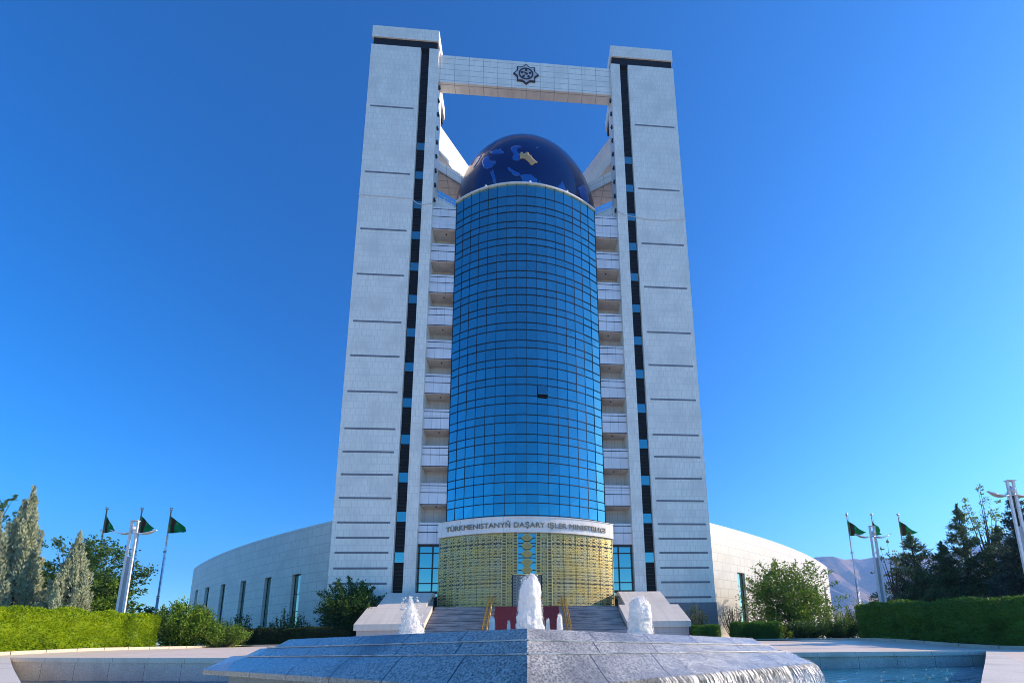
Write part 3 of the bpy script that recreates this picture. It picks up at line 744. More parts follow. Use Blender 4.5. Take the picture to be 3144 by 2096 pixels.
# ------------------------------------------------------------------ staircase
ST = thing('entrance_staircase', (0, 40, .3), 'wide dark granite staircase with pale sloping side walls under the portal', 'staircase')
mb = MB(); nst = 24; yt, yb_, zt_, zb_ = 42.0, 35.9, 4.0, .45
for k in range(nst):
    z1 = zt_-(zt_-zb_)*k/nst; ya = yt-(yt-yb_)*k/nst; yb2 = yt-(yt-yb_)*(k+1)/nst
    mb.box(-9.12, 9.12, yb2, ya+(.02 if k else 0), .1, z1-(zt_-zb_)/nst)
mb.box(-9.14, 9.14, 42.0, 46.45, .1, 4.0)
mb.build('steps', M['step'], ST)
mb = MB()
for k in range(nst+1):
    z1 = zt_-(zt_-zb_)*k/nst; ya = yt-(yt-yb_)*k/nst
    if k: mb.box(-9.1, 9.1, ya-.0+.0, ya-.025+.0, z1-.035, z1-.002) if False else mb.box(-9.1, 9.1, ya-.012, ya+.03, z1-.03, z1+.006)
mb.build('step_nosing', M['stepnose'], ST)
for sg in (-1, 1):
    def poly(x0, x1, y0, z0, y1, z1, th):
        a, b = sorted((sg*x0, sg*x1))
        return [(a, y0, z0-th), (b, y0, z0-th), (b, y1, z1-th), (a, y1, z1-th)], [(a, y0, z0), (b, y0, z0), (b, y1, z1), (a, y1, z1)]
    mb = MB()
    mb.hexa(*poly(9.8, 14.4, 41.1, 4.02, 44.0, 5.66, .42)); mb.hexa(*poly(9.8, 14.4, 44.0, 5.66, 45.2, 5.66, .42))
    mb.hexa(*poly(9.14, 15.2, 38.0, 2.23, 41.1, 4.02, .55))
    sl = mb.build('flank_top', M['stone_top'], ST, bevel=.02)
    mb = MB()
    a, b = sorted((sg*9.95, sg*14.25)); mb.hexa([(a, 41.0, 0), (b, 41.0, 0), (b, 45.1, 0), (a, 45.1, 0)], [(a, 41.0, 3.6), (b, 41.0, 3.6), (b, 45.1, 5.2), (a, 45.1, 5.2)])
    a, b = sorted((sg*9.3, sg*15.0)); mb.hexa([(a, 38.15, 0), (b, 38.15, 0), (b, 41.0, 0), (a, 41.0, 0)], [(a, 38.15, 1.76), (b, 38.15, 1.76), (b, 41.0, 3.4), (a, 41.0, 3.4)])
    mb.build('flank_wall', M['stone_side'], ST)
# carpet
mb = MB()
for k in range(nst):
    z1 = zt_-(zt_-zb_)*k/nst; ya = yt-(yt-yb_)*k/nst; yb2 = yt-(yt-yb_)*(k+1)/nst; z2 = z1-(zt_-zb_)/nst
    mb.face([(-3.15, ya-.022, z2+.014), (3.15, ya-.022, z2+.014), (3.15, ya-.022, z1+.014), (-3.15, ya-.022, z1+.014)])
    mb.face([(-3.15, yb2-.022, z2+.014), (3.15, yb2-.022, z2+.014), (3.15, ya-.022, z2+.014), (-3.15, ya-.022, z2+.014)])
tag(mb.build('carpet', M['carpet'], org=(0, 38, 1)), 'dark red carpet runner laid down the middle of the stairs', 'carpet')
# handrails: each flight carries a pair of brass rails either side of the carpet
zst = lambda y: zb_+(y-yb_)/(yt-yb_)*(zt_-zb_)
def handrail(x, side, lab):
    t = thing('handrail', (x, 39, zst(39)), lab, 'handrail', 'brass handrails on the entrance stairs')
    mb = MB()
    for dz in (1.05, .75, .4):
        mb.tube([(x, 36.2, zst(36.2)+dz-.1), (x, 36.4, zst(36.4)+dz), (x, 42.2, zst(42)+dz), (x, 42.6, 4+dz)], .04 if dz > 1 else .022, 8)
    mb.build('rail', M['brass'], t)
    for y in (36.4, 37.6, 38.8, 40, 41.2, 42.4):
        mb = MB(); z = min(zst(y), 4.0); mb.tube([(x, y, z-.05), (x, y, z+1.05)], .035, 8); mb.tube([(x, y, z-.02), (x, y, z+.06)], .07, 8); mb.build('post', M['brass'], t)
for x, l in ((-3.85, 'outer brass handrail left of the red carpet'), (-3.5, 'inner brass handrail left of the red carpet'), (3.5, 'inner brass handrail right of the red carpet'), (3.85, 'outer brass handrail right of the red carpet')):
    handrail(x, 0, l)

# ------------------------------------------------------------------ fountain
F = thing('fountain', (0, 9.5, -.5), 'stepped grey granite fountain with a sharp front corner, water running over its right side', 'fountain')
def tierpoly(C, L, L2, R, R2=None):
    back = 17.2
    return [C, R, (R[0]+.62, R[1]+1.3, R[2]), (R[0]+.62, R[1]+4.0, R[2]), (R[0]-.1, R[1]+5.4, R[2]), (0, back-C[1]*.72, C[2]-.12), (L[0]+.1, L[1]+5.2, L[2]), (L2[0], L2[1]+3.4, L2[2]), L2, L]
T = {
 't3b': tierpoly((0, 4.45, .19), (-5.467, 8.177, .218), (-6.19, 8.62, .22), (5.561, 7.926, .174)),
 't3t': tierpoly((0, 4.87, .53), (-5.30, 8.48, .45), (-5.90, 8.93, .458), (5.10, 8.05, .40)),
 't2b': tierpoly((0, 4.93, .53), (-5.165, 8.452, .462), (-5.58, 8.83, .46), (5.00, 8.07, .398)),
 't2t': tierpoly((0, 5.13, .69), (-5.0, 8.54, .61), (-5.38, 8.96, .60), (4.80, 8.13, .52)),
 't1b': tierpoly((0, 5.20, .69), (-4.80, 8.48, .612), (-5.06, 8.79, .60), (4.716, 8.148, .525)),
 't1t': tierpoly((0, 5.45, .843), (-4.56, 8.559, .773), (-4.84, 8.95, .77), (4.535, 8.284, .664))}
def loft(mb, a, b):
    n = len(a)
    for i in range(n):
        j = (i+1) % n; q = [Vector(p) for p in (a[i], a[j], b[j], b[i])]
        u = (q[1]-q[0]); l = u.length; u.normalize(); up_ = (q[3]-q[0])
        # u coordinate runs along the face from its front end so that joints fall squarely down the slope
        uv = [((p-q[0]).dot(u), (p-q[0]).length*.5) for p in q]
        if i == n-1: uv = [(l-x, y) for x, y in uv]
        mb.face(q, uv=uv)
for i, (lo, hi, nxt) in enumerate((('t3b', 't3t', 't2b'), ('t2b', 't2t', 't1b'), ('t1b', 't1t', None))):
    mb = MB()
    if lo == 't3b':
        und = [(p[0], p[1], p[2]-.085) for p in T[lo]]; loft(mb, und, T[lo])
        ins = [((p[0])*.93, 9.7+(p[1]-9.7)*.93, p[2]-.085) for p in T[lo]]; loft(mb, ins, und)
    loft(mb, T[lo], T[hi])
    if nxt: loft(mb, T[hi], [(x, y, z) for x, y, z in T[nxt]])
    else:
        inn = [(p[0]*.93, 9.7+(p[1]-9.7)*.90, p[2]-.0) for p in T[hi]]; loft(mb, T[hi], inn)
        inn2 = [(p[0], p[1], .3) for p in inn]; loft(mb, inn, inn2)
    mb.build('granite_tier', M['granite'], F, merge=False)
mb = MB(); base = [(p[0]*.93, 9.7+(p[1]-9.7)*.93, p[2]-.085) for p in T['t3b']]; loft(mb, [(p[0], p[1], -1.3) for p in base], base)
mb.build('base_wall', M['granite_wall'], F)
# top basin water
mb = MB(); inn = [(p[0]*.93, 9.7+(p[1]-9.7)*.90, .60) for p in T['t1t']]; c0 = (0, 9.7, .6)
for i in range(len(inn)): mb.face([inn[i], inn[(i+1) % len(inn)], c0])
mb.build('basin_water', M['water'], F)
# running water film with painted sparkles on the front right faces, and falling curtain at their foot
mb = MB()
for lo, hi in (('t3t', 't2b'), ('t2t', 't1b')):
    for i0, i1 in ((0, 9), (0, 1)):
        a, b = Vector(T[lo][i0]), Vector(T[lo][i1]); n = 60
        for i in range(n):
            p, q = a.lerp(b, i/n), a.lerp(b, (i+1)/n); h = .008+.008*abs(noise.noise((i*.35, i0+i1, 5)))
            mb.bar((p.x, p.y+.03, p.z+h), (q.x, q.y+.03, q.z+h), .07, .016)
M['ledge'] = plain('ledge water line', (.42, .48, .53), (.16, .20, .24), 4, rough=.15, coat=.6)
mb.build('ledge_water', M['ledge'], F)
def film(lo, hi, u0_, u1_, off, name='sparkle_film'):
    mb = MB(); n = 50
    C0, R0, C1, R1 = Vector(T[lo][0]), Vector(T[lo][1]), Vector(T[hi][0]), Vector(T[hi][1])
    nr = (R0-C0).cross(C1-C0).normalized()
    for i in range(n):
        a, b = u0_+(u1_-u0_)*i/n, u0_+(u1_-u0_)*(i+1)/n
        q = [C0.lerp(R0, a), C0.lerp(R0, b), C1.lerp(R1, b), C1.lerp(R1, a)]
        q = [p+nr*(off+.012*noise.noise((p.x*6, p.z*9, 1))) for p in q]
        mb.face(q, uv=[(a*6, 0), (b*6, 0), (b*6, 1), (a*6, 1)])
    return mb.build(name, M['sheet'], F)
film('t3b', 't3t', .42, 1, .02); film('t2b', 't2t', .52, 1, .02); film('t1b', 't1t', .62, 1, .016)
mb = MB(); C0, R0 = Vector(T['t3b'][0]), Vector(T['t3b'][1]); n = 110; nrm = Vector((R0.y-C0.y, -(R0.x-C0.x), 0)).normalized()
prof = [(0.0, 0.0), (.05, -.05), (.12, -.22), (.17, -.42), (.20, -.80)]
for i in range(n):
    for (o0, z0), (o1, z1) in zip(prof[:-1], prof[1:]):
        q = []; a, b = .30+.70*i/n, .30+.70*(i+1)/n
        for t, o_, z in ((a, o0, z0), (b, o0, z0), (b, o1, z1), (a, o1, z1)):
            p = C0.lerp(R0, t); k = .05*noise.noise((t*26, z*3, 2)); q.append(p+nrm*(o_+.01+k)+Vector((0, 0, z)))
        mb.face(q[::-1], uv=[(t_*6, 1+zz_*1.3) for t_, zz_ in ((a, z1), (b, z1), (b, z0), (a, z0))], smooth=True)
mb.build('water_curtain', M['curtain'], F)
# churned foam where the curtain lands, blobs as glints on the pool, and lips of foam on the ledges
def blob(mb, c, r, n=8, squash=.6):
    c = Vector(c); rings = []
    for j in range(1, 5):
        e = -math.pi/2+math.pi*j/5
        rings.append([c+Vector((math.cos(2*math.pi*k/n)*math.cos(e), math.sin(2*math.pi*k/n)*math.cos(e), math.sin(e)*squash))*r*(1+.35*noise.noise((c.x*9+k*1.3, c.y*9+j*1.7, c.z*5))) for k in range(n)])
    bot, top = c-Vector((0, 0, r*squash)), c+Vector((0, 0, r*squash))
    for k in range(n):
        j = (k+1) % n; mb.face([bot, rings[0][j], rings[0][k]], smooth=True); mb.face([top, rings[-1][k], rings[-1][j]], smooth=True)
        for q in range(3): mb.face([rings[q][k], rings[q][j], rings[q+1][j], rings[q+1][k]], smooth=True)
mb = MB()
for i in range(420):
    t = random.uniform(.3, 1.08); o_ = abs(random.gauss(0, .45)); p = C0.lerp(R0, t)+nrm*(.12+o_); blob(mb, (p.x, p.y, -.57+random.uniform(0, .03)), random.uniform(.015, .07)*(1-.4*min(o_, 1)), 7, .5)
for i in range(70):  # white blobs stand in for light glinting on the right-hand water
    x = random.uniform(5.5, 17.5); y = random.uniform(11, 15.6) if x > 9 else random.uniform(9, 15)
    if x < y*1.25: blob(mb, (x, y, -.565), random.uniform(.012, .03), 6, .5)
mb.build('foam_and_glints', M['foam'], F)
mb = MB()
for lo, t0, t1, k in (('t2b', .45, 1, 70), ('t1b', .55, 1, 46)):
    a0, b0 = Vector(T[lo][0]), Vector(T[lo][1])
    for i in range(k):
        p = a0.lerp(b0, random.uniform(t0, t1)); blob(mb, p+Vector((0, -.01, .0)), random.uniform(.008, .03), 6, .6)
a0, b0 = Vector(T['t2b'][0]), Vector(T['t2b'][9])
for i in range(60):
    p = a0.lerp(b0, random.choice([random.gauss(.30, .03), random.gauss(.40, .02), random.gauss(.93, .02)])); blob(mb, p+Vector((0, -.02, .005)), random.uniform(.008, .028), 6, .6)
mb.build('ledge_foam', M['foam'], F)

def kites(name, P, D, L, W, mat, parent, curl=.0):
    P = np.asarray(P, float); D = np.asarray(D, float); n = len(P)
    D /= np.linalg.norm(D, axis=1, keepdims=True)+1e-9
    rv = rng.normal(size=(n, 3)); S = np.cross(D, rv); S /= np.linalg.norm(S, axis=1, keepdims=True)+1e-9
    L = np.asarray(L).reshape(-1, 1)*np.ones((n, 1)); W = np.asarray(W).reshape(-1, 1)*np.ones((n, 1))
    nr = np.cross(D, S)
    v = np.stack([P, P+D*L*.45+S*W*.5+nr*curl*L, P+D*L, P+D*L*.45-S*W*.5+nr*curl*L], 1).reshape(-1, 3)
    v -= np.array(ORG[parent.name])
    me = bpy.data.meshes.new(name); me.vertices.add(4*n); me.vertices.foreach_set('co', v.ravel())
    me.loops.add(4*n); me.loops.foreach_set('vertex_index', np.arange(4*n, dtype=np.int32))
    me.polygons.add(n); me.polygons.foreach_set('loop_start', np.arange(0, 4*n, 4, dtype=np.int32))
    me.update(calc_edges=True); me.validate(); me.materials.append(mat)
    o = bpy.data.objects.new(name, me); COL.objects.link(o); o.parent = parent; ORG[o.name] = ORG[parent.name]
    return o
# jets -------------------------------------------------------------
def jet(x, y, z0, z1, r, lab, lean=0., seed=0, shape='cone', drops=60):
    t = thing('water_jet', (x, y, z0), lab, 'water jet', 'water jets rising from the fountain')
    mb = MB(); nj, nk = 60, 40; rg = []
    for j in range(nj+1):
        f = j/nj
        if shape == 'dome': pr = (1.0-.12*f)*math.sqrt(max(0, 1-max(0, (f-.72)/.28)**2))*(1+.22*(1-f)**3)
        elif shape == 'main': pr = (1.06-.36*f)*math.sqrt(max(0, 1-max(0, (f-.80)/.20)**2))*(1+.20*(1-f)**4)
        else: pr = (1-f**1.5)*1.0*(1+.25*(1-f)**3)+.02*(1-f)
        row = []
        for k in range(nk):
            a = 2*math.pi*k/nk; d = Vector((math.cos(a), math.sin(a), 0))
            q = Vector((d.x*1.6, d.y*1.6, f*(z1-z0)/r*.55))
            nz_ = noise.fractal(q+Vector((seed*7.3, 0, 0)), .9, 2.1, 5)
            nz2 = noise.noise(Vector((d.x*6, d.y*6, f*14+seed)))
            rr = r*pr*(1.06+.26*nz_+.16*nz2)
            top = z0+(z1-z0)*f
            if shape == 'main' and f > .6: top += (f-.6)*.55*r*d.x*1.3
            row.append(Vector((x+lean*f*f+d.x*rr, y+d.y*rr, top+r*.25*nz_*f)))
        rg.append(row)
    for j in range(nj):
        for k in range(nk):
            l = (k+1) % nk; mb.face([rg[j][k], rg[j][l], rg[j+1][l], rg[j+1][k]], smooth=True)
    mb.build('water_column', M['jetfoam'], t)
    mb = MB()
    for i in range(drops*3):
        f = random.random()**.8; a = random.uniform(0, 2*math.pi); rr = r*(1.0-.45*f)*random.uniform(1.0, 1.45); 
        blob(mb, (x+lean*f*f+math.cos(a)*rr, y+math.sin(a)*rr, z0+(z1-z0)*f*1.02), random.choice([.004, .005, .007, .009, .012])*r/.22, 6, 1.0)
    sp = mb.build('spray', M['foam'], t); sp['kind'] = 'stuff'
    P, D, Ls = [], [], []
    for i in range(int(2600*min(1, r/.2))):
        f = random.random()**.9; a = random.uniform(0, 2*math.pi)
        if shape == 'cone': pr = (1-f**1.5)+.05
        else: pr = math.sqrt(max(0, 1-max(0, (f-.78)/.24)**2))*(1.06-.3*f)
        rr = r*pr*random.uniform(.86, 1.22)*(1+.2*(1-f)**3); P.append((x+lean*f*f+math.cos(a)*rr, y+math.sin(a)*rr, z0+(z1-z0)*f*random.uniform(.97, 1.03)))
        D.append((math.cos(a)*.25, math.sin(a)*.25, random.choice([1, 1, -1])*1.)); Ls.append(random.uniform(.012, .045))
    Ls = np.array(Ls); kites('spray_streaks', P, D, Ls, Ls*.28, M['foam'], t)['kind'] = 'stuff'
jet(.06, 8.5, .6, 1.98, .235, 'tallest water jet, rising in front of the portal door', seed=1, shape='main', drops=110)
jet(-2.42, 9, .6, 1.60, .235, 'tapering water jet left of the stairs, in front of the left side wall', lean=-.05, seed=2, shape='cone2' if False else 'cone', drops=110)
jet(2.46, 9, .6, 1.58, .225, 'thick round topped water jet in front of the right side wall', seed=3, shape='dome', drops=70)
for x, h, r, l in ((-.70, 1.17, .055, 'small water jet left of the tallest jet, before the red carpet edge'), (-.37, 1.08, .032, 'tiny water jet just left of the tallest jet'), (.42, 1.10, .035, 'tiny water jet just right of the tallest jet'), (.66, 1.19, .055, 'small water jet right of the tallest jet, by the handrail')):
    jet(x, 8.5, .6, h, r, l, seed=x*9, shape='dome', drops=8)

# ------------------------------------------------------------------ street lamps (identical, along two lines)
def make_lamp(x, y, zb, rot, lab):
    t = thing('street_lamp', (x, y, zb), lab, 'street lamp', 'white twin arm lamps along the plaza')
    H = 9.0-zb
    def P(dx, dy, z): return (x+dx, y+dy, zb+z)
    for s_ in (-1, 1):
        mb = MB(); w = .16
        z1 = H if s_ > 0 else H
        q0 = [(-w/2, -.045), (w/2, -.045), (w/2, .045), (-w/2, .045)]
        mb.hexa([P(s_*.21+a, b, 0) for a, b in q0], [P(s_*.18+a*.8, b*.8, H-.12) for a, b in q0])
        mb.build('post', M['lampwhite'], t, bevel=.01)
    mb = MB(); mb.hexa([P(a, b, 0) for a, b in ((-.17, -.02), (.17, -.02), (.17, .02), (-.17, .02))], [P(a, b, H*.70) for a, b in ((-.155, -.02), (.155, -.02), (.155, .02), (-.155, .02))])
    mb.build('panel', M['lampgrey'], t)
    mb = MB()
    for z in (H-.12, H-.95):
        mb.box(x-.25, x+.25, y-.12, y+.12, zb+z, zb+z+.04) if z > H-.5 else None
    mb.build('head_frame', M['lampwhite'], t, bevel=.01)
    for s_ in (-1, 1):
        mb = MB(); n = 14; pts = []
        for k in range(n+1):
            f = k/n; xx = s_*(.12+1.32*f); z = H-.92-.14*math.sin(f*math.pi*1.15)+.10*f; hw = .06+.11*math.sin(min(1, f*1.15)*math.pi)**.6*(.6+.4*f); th = .05+.03*math.sin(f*math.pi)
            pts.append((xx, z, hw, th))
        for (xa, za, wa, ta), (xb, zb2, wb, tb) in zip(pts[:-1], pts[1:]):
            lo = [P(xa, -wa, za), P(xb, -wb, zb2), P(xb, wb, zb2), P(xa, wa, za)]; hi = [P(xa, -wa*.8, za+ta), P(xb, -wb*.8, zb2+tb), P(xb, wb*.8, zb2+tb), P(xa, wa*.8, za+ta)]
            if s_ < 0: lo, hi = lo[::-1], hi[::-1]
            mb.hexa(lo, hi)
        mb.build('arm', M['lampwhite'], t)
    mb = MB(); c = Vector(P(0, 0, H-.62))
    rr = [(-.16, .02), (-.13, .09), (-.07, .14), (0, .16), (.07, .14), (.13, .09), (.16, .02)]
    mb.tube([c+Vector((0, 0, a)) for a, b in rr], [b for a, b in rr], 16); mb.build('lantern', M['lampglass'], t)
    mb = MB(); mb.tube([c-Vector((.24, 0, .3)), c+Vector((.24, 0, -.3))], .03, 8); mb.tube([c-Vector((0, 0, .3)), c-Vector((0, 0, .2))], .12, 12); mb.build('lantern_base', M['steel'], t)
    mb = MB(); mb.box(x-.6, x+.6, y-.4, y+.4, zb-.2, zb+.06); mb.build('base_plate', M['kerb'], t)
    return t
make_lamp(-26.2, 28.8, zg(-26.2, 28.8)+.05, 0, 'white twin arm lamp behind the yellow green hedge')
l2 = make_lamp(26.4, 29.2, zg(26.4, 29.2)+.0, 0, 'white twin arm lamp between the two right hand flags')
l3 = make_lamp(26.4, 19.9, zg(26.4, 20)+.0, 0, 'nearest twin arm lamp, over the right end of the dark hedge')

# ------------------------------------------------------------------ flagpoles and flags
def flagpole(x, y, lab):
    zb = zg(x, y); t = thing('flagpole', (x, y, zb), lab, 'flagpole', 'steel flagpoles beside the building')
    mb = MB(); mb.tube([(x, y, zb), (x, y, 5.5), (x, y, 5.5), (x, y, 10.2), (x, y, 14.7)], [.11, .10, .075, .07, .045], 10); mb.build('pole', M['steel'], t)
    mb = MB(); mb.tube([(x, y, 14.7), (x, y, 14.72), (x, y, 14.95), (x, y, 14.98)], [.04, .13, .13, .03], 10); mb.build('finial', M['steel'], t)
    mb = MB()
    for z in (5.5, 10.2): mb.tube([(x, y, z-.1), (x, y, z+.1)], .13, 10)
    mb.tube([(x+.16, y-.05, 1.5), (x+.2, y-.05, 10.6), (x+.12, y-.05, 14.6)], .012, 5)
    mb.build('halyard', M['steel'], t)
    mb = MB(); mb.tube([(x, y, zb-.1), (x, y, zb+.25)], .3, 12); mb.build('base', M['kerb'], t)
def flag(x, y, lab, L=1.75, droop=.62, wave=0., seed=0, dirx=1., diry=-.3):
    zt, h = 14.05, 1.85; n, m_ = 16, 10
    def P(u, v):
        # hoist v 0..1 bottom to top; free corner hangs down, so the fly end gathers low
        xx = u*L*(1-.10*(1-v)); zz_ = zt-h*(1-v)
        low = zt-h*.92; zz_ = zz_*(1-u*droop*1.45)+low*(u*droop*1.45) if u*droop*1.45 < 1 else low
        f = .16*math.sin(u*7+v*3+seed)*u+.10*math.sin(v*8+u*4+seed*2)*u**.6
        return (x+.06+xx*dirx-f*.25, y+f+xx*diry, zz_-.08*u)
    mb = MB()
    for i in range(n):
        for j in range(m_):
            c = [(i/n, j/m_), ((i+1)/n, j/m_), ((i+1)/n, (j+1)/m_), (i/n, (j+1)/m_)]
            mb.face([P(*q) for q in c], uv=c, smooth=True)
    o = mb.build('flag', M['flag'], org=(x, y, 13)); md = o.modifiers.new('thick', 'SOLIDIFY'); md.thickness = .012
    tag(o, lab, 'flag', 'green national flags on the poles')
    mb = MB()
    for k in range(10):
        a = .5*math.pi+math.pi*k/10; b = .5*math.pi+math.pi*(k+1)/10
        ps = []
        for (t_, rr, w) in ((a, .09, .0), (b, .09, .0), (b, .09, .018*math.sin(math.pi*(k+1)/10)+.004), (a, .09, .018*math.sin(math.pi*k/10)+.004)):
            u, v = .5+(rr-w)*math.cos(t_)*.8, .78+(rr-w)*math.sin(t_)
            p = Vector(P(u, v)); ps.append(p+Vector((0, -.015, 0)))
        mb.face(ps)
    mb.build('crescent', M['flagwhite'], o, merge=False)
    return o
poles = [(-43.9, 45.0, 'leftmost flagpole, rising behind the leafy tree', 'crumpled green flag on the leftmost pole'), (-40.45, 45.0, 'flagpole directly behind the left hand street lamp', 'green flag flying just above the left hand street lamp'), (-37.56, 45.0, 'flagpole between the left hand street lamp and the left wing', 'widest green flag, nearest the left wing'),
         (37.9, 45.2, 'flagpole nearest the right wing, in front of the mountains', 'green flag on the pole nearest the right wing'), (41.0, 45.2, 'flagpole hidden behind the middle of the right hand lamps', 'green flag hanging narrow behind the lamp head at right'), (44.4, 45.2, 'flagpole furthest right, rising behind the conifers', 'narrow green flag on the pole above the conifers')]
FP = [(1.45, .62, 1, -.3), (1.75, .55, 1, -.25), (1.95, .52, 1, -.15), (1.35, .62, 1, -.5), (.40, .5, .6, -1.2), (1.15, .66, .8, -.9)]
for (x, y, a, b), (L, dr, dx, dy) in zip(poles, FP):
    flagpole(x, y, a); flag(x, y, b, L, dr, seed=x, dirx=dx, diry=dy)

# ------------------------------------------------------------------ vegetation
def hedge(name, pts, w, h, mat, lab, n, leaf=.09, rnd=.35, group=None, seed=0, lump=.12):
    # a clipped hedge following a plan polyline; leaves on a lumpy rounded skin over a leafy core
    base = (pts[0][0], pts[0][1], zg(*pts[0]))
    t = thing(name, base, lab, 'hedge', group)
    segs = [(Vector(a), Vector(b)) for a, b in zip(pts[:-1], pts[1:])]; Ls = [(b-a).length for a, b in segs]; tot = sum(Ls)
    def plan(s_):
        for (a, b), l in zip(segs, Ls):
            if s_ <= l or (a, b) == segs[-1]: d = (b-a).normalized(); return a+d*s_, d
            s_ -= l
    def skin(s_, a, inset=0):
        # a: 0..1 round the section from one foot over the top to the other
        p, d = plan(s_); nn_ = Vector((-d.y, d.x)); e = min(s_, tot-s_); k = 1
        if e < rnd*1.2: k = math.sqrt(max(.02, 1-(1-e/(rnd*1.2))**2))
        per = a*(2*h+w); r = rnd
        if per < h: off, z = -w/2, per
        elif per < h+w: off, z = -w/2+(per-h), h
        else: off, z = w/2, h-(per-h-w)
        # round the shoulders
        cx, cz = w/2-r, h-r
        if abs(off) > cx and z > cz:
            v = Vector((abs(off)-cx, z-cz)); v = v/max(v.length, 1e-6)*r; off, z = math.copysign(cx+v.x, off), cz+v.y
        ox = off*k; zz_ = z*(.90+.10*k)
        q = Vector((p.x+nn_.x*ox, p.y+nn_.y*ox, zz_)); c = Vector((p.x, p.y, h*.5))
        dirn = (q-c); dirn.normalize()
        nz_ = noise.fractal(Vector((q.x*1.0+seed, q.y*1.0, q.z*1.0)), 1, 2, 4)
        q = q+dirn*(nz_*lump-inset); q.z = max(q.z, .02)+zg(q.x, q.y)+.02
        return q, dirn
    mb = MB(); ns, na = max(8, int(tot/.25)), 22; ds = tot/ns
    g = [[skin(tot*i/ns, j/na, .10)[0] for j in range(na+1)] for i in range(ns+1)]
    for i in range(ns):
        for j in range(na): mb.face([g[i][j], g[i+1][j], g[i+1][j+1], g[i][j+1]], smooth=True)
    mb.face([g[0][j] for j in range(na+1)]); mb.face([g[ns][j] for j in range(na, -1, -1)])
    mb.build('stems', mat, t)
    P, D = [], []
    for i in range(n):
        s_ = random.random()*tot; q, d = skin(s_, random.random(), random.uniform(-.02, .10))
        if random.random() < .10+.3/tot:
            e = 0.02 if random.random() < .5 else tot-.02; q, d = skin(e, random.random(), 0); pc, dd = plan(e); f = random.random(); q = Vector((pc.x+(q.x-pc.x)*f, pc.y+(q.y-pc.y)*f, q.z)); d = dd*(-1 if e < 1 else 1); d = Vector((d.x, d.y, .2))
        P.append(q); D.append(d+Vector(rng.normal(0, .45, 3))+Vector((0, 0, .45)))
    kites('leaves', P, D, rng.uniform(leaf*.8, leaf*1.7, n), rng.uniform(leaf*.4, leaf*.8, n), mat, t)
    return t
def z_(x, y): return zg(x, y)
def shrub(name, x, y, w, h, mat, lab, cat='shrub', shoots=60, per=70, leaf=.14, lift=.9, zb=None, spread=.5, seed=None, group=None, low=.0, droop=0., bare=.12, depth=1., tips=.25):
    zb = z_(x, y) if zb is None else zb
    t = thing(name, (x, y, zb), lab, cat, group); P, D, Ls = [], [], []; mb = MB()
    for i in range(shoots):
        a = random.uniform(0, 2*math.pi); k = random.random()**.5
        ex, ey = math.cos(a)*k*w/2, math.sin(a)*k*w/2*depth
        hh = h*(1-(k**2)*spread)*random.uniform(.72, 1.0)
        tip = Vector((x+ex, y+ey, zb+low+(hh-low))); b0 = Vector((x+ex*.15, y+ey*.15, zb)); mid = Vector((x+ex*.85, y+ey*.85, zb+hh*.5))
        f0 = lambda f: b0*(1-f)**2+mid*2*f*(1-f)+tip*f*f
        if i < 26: mb.tube([f0(q/5) for q in range(6)], [.045*w/3*(1-.85*q/5)+.006 for q in range(6)], 5)
        for j in range(per):
            f = bare+(1-bare)*random.random()**.8; p = f0(f); rad = .30*w/3*(1-.75*f)+.07
            p = p+Vector(rng.normal(0, rad*.55, 3)); d = (f0(min(1, f+.05))-f0(max(0, f-.05))).normalized()
            P.append(p); D.append(d*lift+Vector(rng.normal(0, .6, 3))-Vector((0, 0, droop))); Ls.append(leaf*random.uniform(.6, 1.3))
    Ls = np.array(Ls)
    mb.build('branches', M['bark'], t); kites('leaves', P, D, Ls, Ls*.5, mat, t)
    return t
def spire(name, x, y, w, h, mat, lab, zb=None, n=16000, leaf=.16, group=None, lobes=46, z0f=.02):
    # silvery upright juniper: many narrow upward flames packed round a stem
    zb = z_(x, y) if zb is None else zb
    t = thing(name, (x, y, zb), lab, 'tree', group); mb = MB(); mb.tube([(x, y, zb), (x, y, zb+h*.5), (x, y, zb+h*.95)], [.14, .08, .02], 8); mb.build('trunk', M['bark'], t)
    P, D, Ls = [], [], []; per = n//lobes
    for i in range(lobes):
        f = (i/lobes)**.9; hb = zb+h*(z0f+.74*f); rr = w/2*(1-f)**.75*random.uniform(.55, 1.0); a = i*2.4+random.uniform(-.4, .4)
        base = Vector((x+math.cos(a)*rr*.7, y+math.sin(a)*rr*.7, hb)); ln = h*random.uniform(.16, .30)*(1.05-.35*f)
        if i == lobes-1: base = Vector((x, y, zb+h*.72)); ln = h*.28
        tip = base+Vector((math.cos(a)*rr*.45, math.sin(a)*rr*.45, ln)); lr = w*.13*(1.25-.8*f)
        for j in range(per):
            g = random.random()**.8; p = base.lerp(tip, g); r2 = lr*(1-g)**.6*random.uniform(.5, 1)*math.sin(min(1, g*4+.35)*math.pi/2); b = random.uniform(0, 2*math.pi)
            off = Vector((math.cos(b)*r2, math.sin(b)*r2, 0)); P.append(p+off); D.append(Vector((off.x, off.y, 0))*.6/max(r2, .01)*.8+Vector((0, 0, 1.1))+Vector(rng.normal(0, .25, 3))); Ls.append(leaf*random.uniform(.6, 1.5))
    Ls = np.array(Ls); kites('crown', P, D, Ls, Ls*.34, mat, t)
    return t
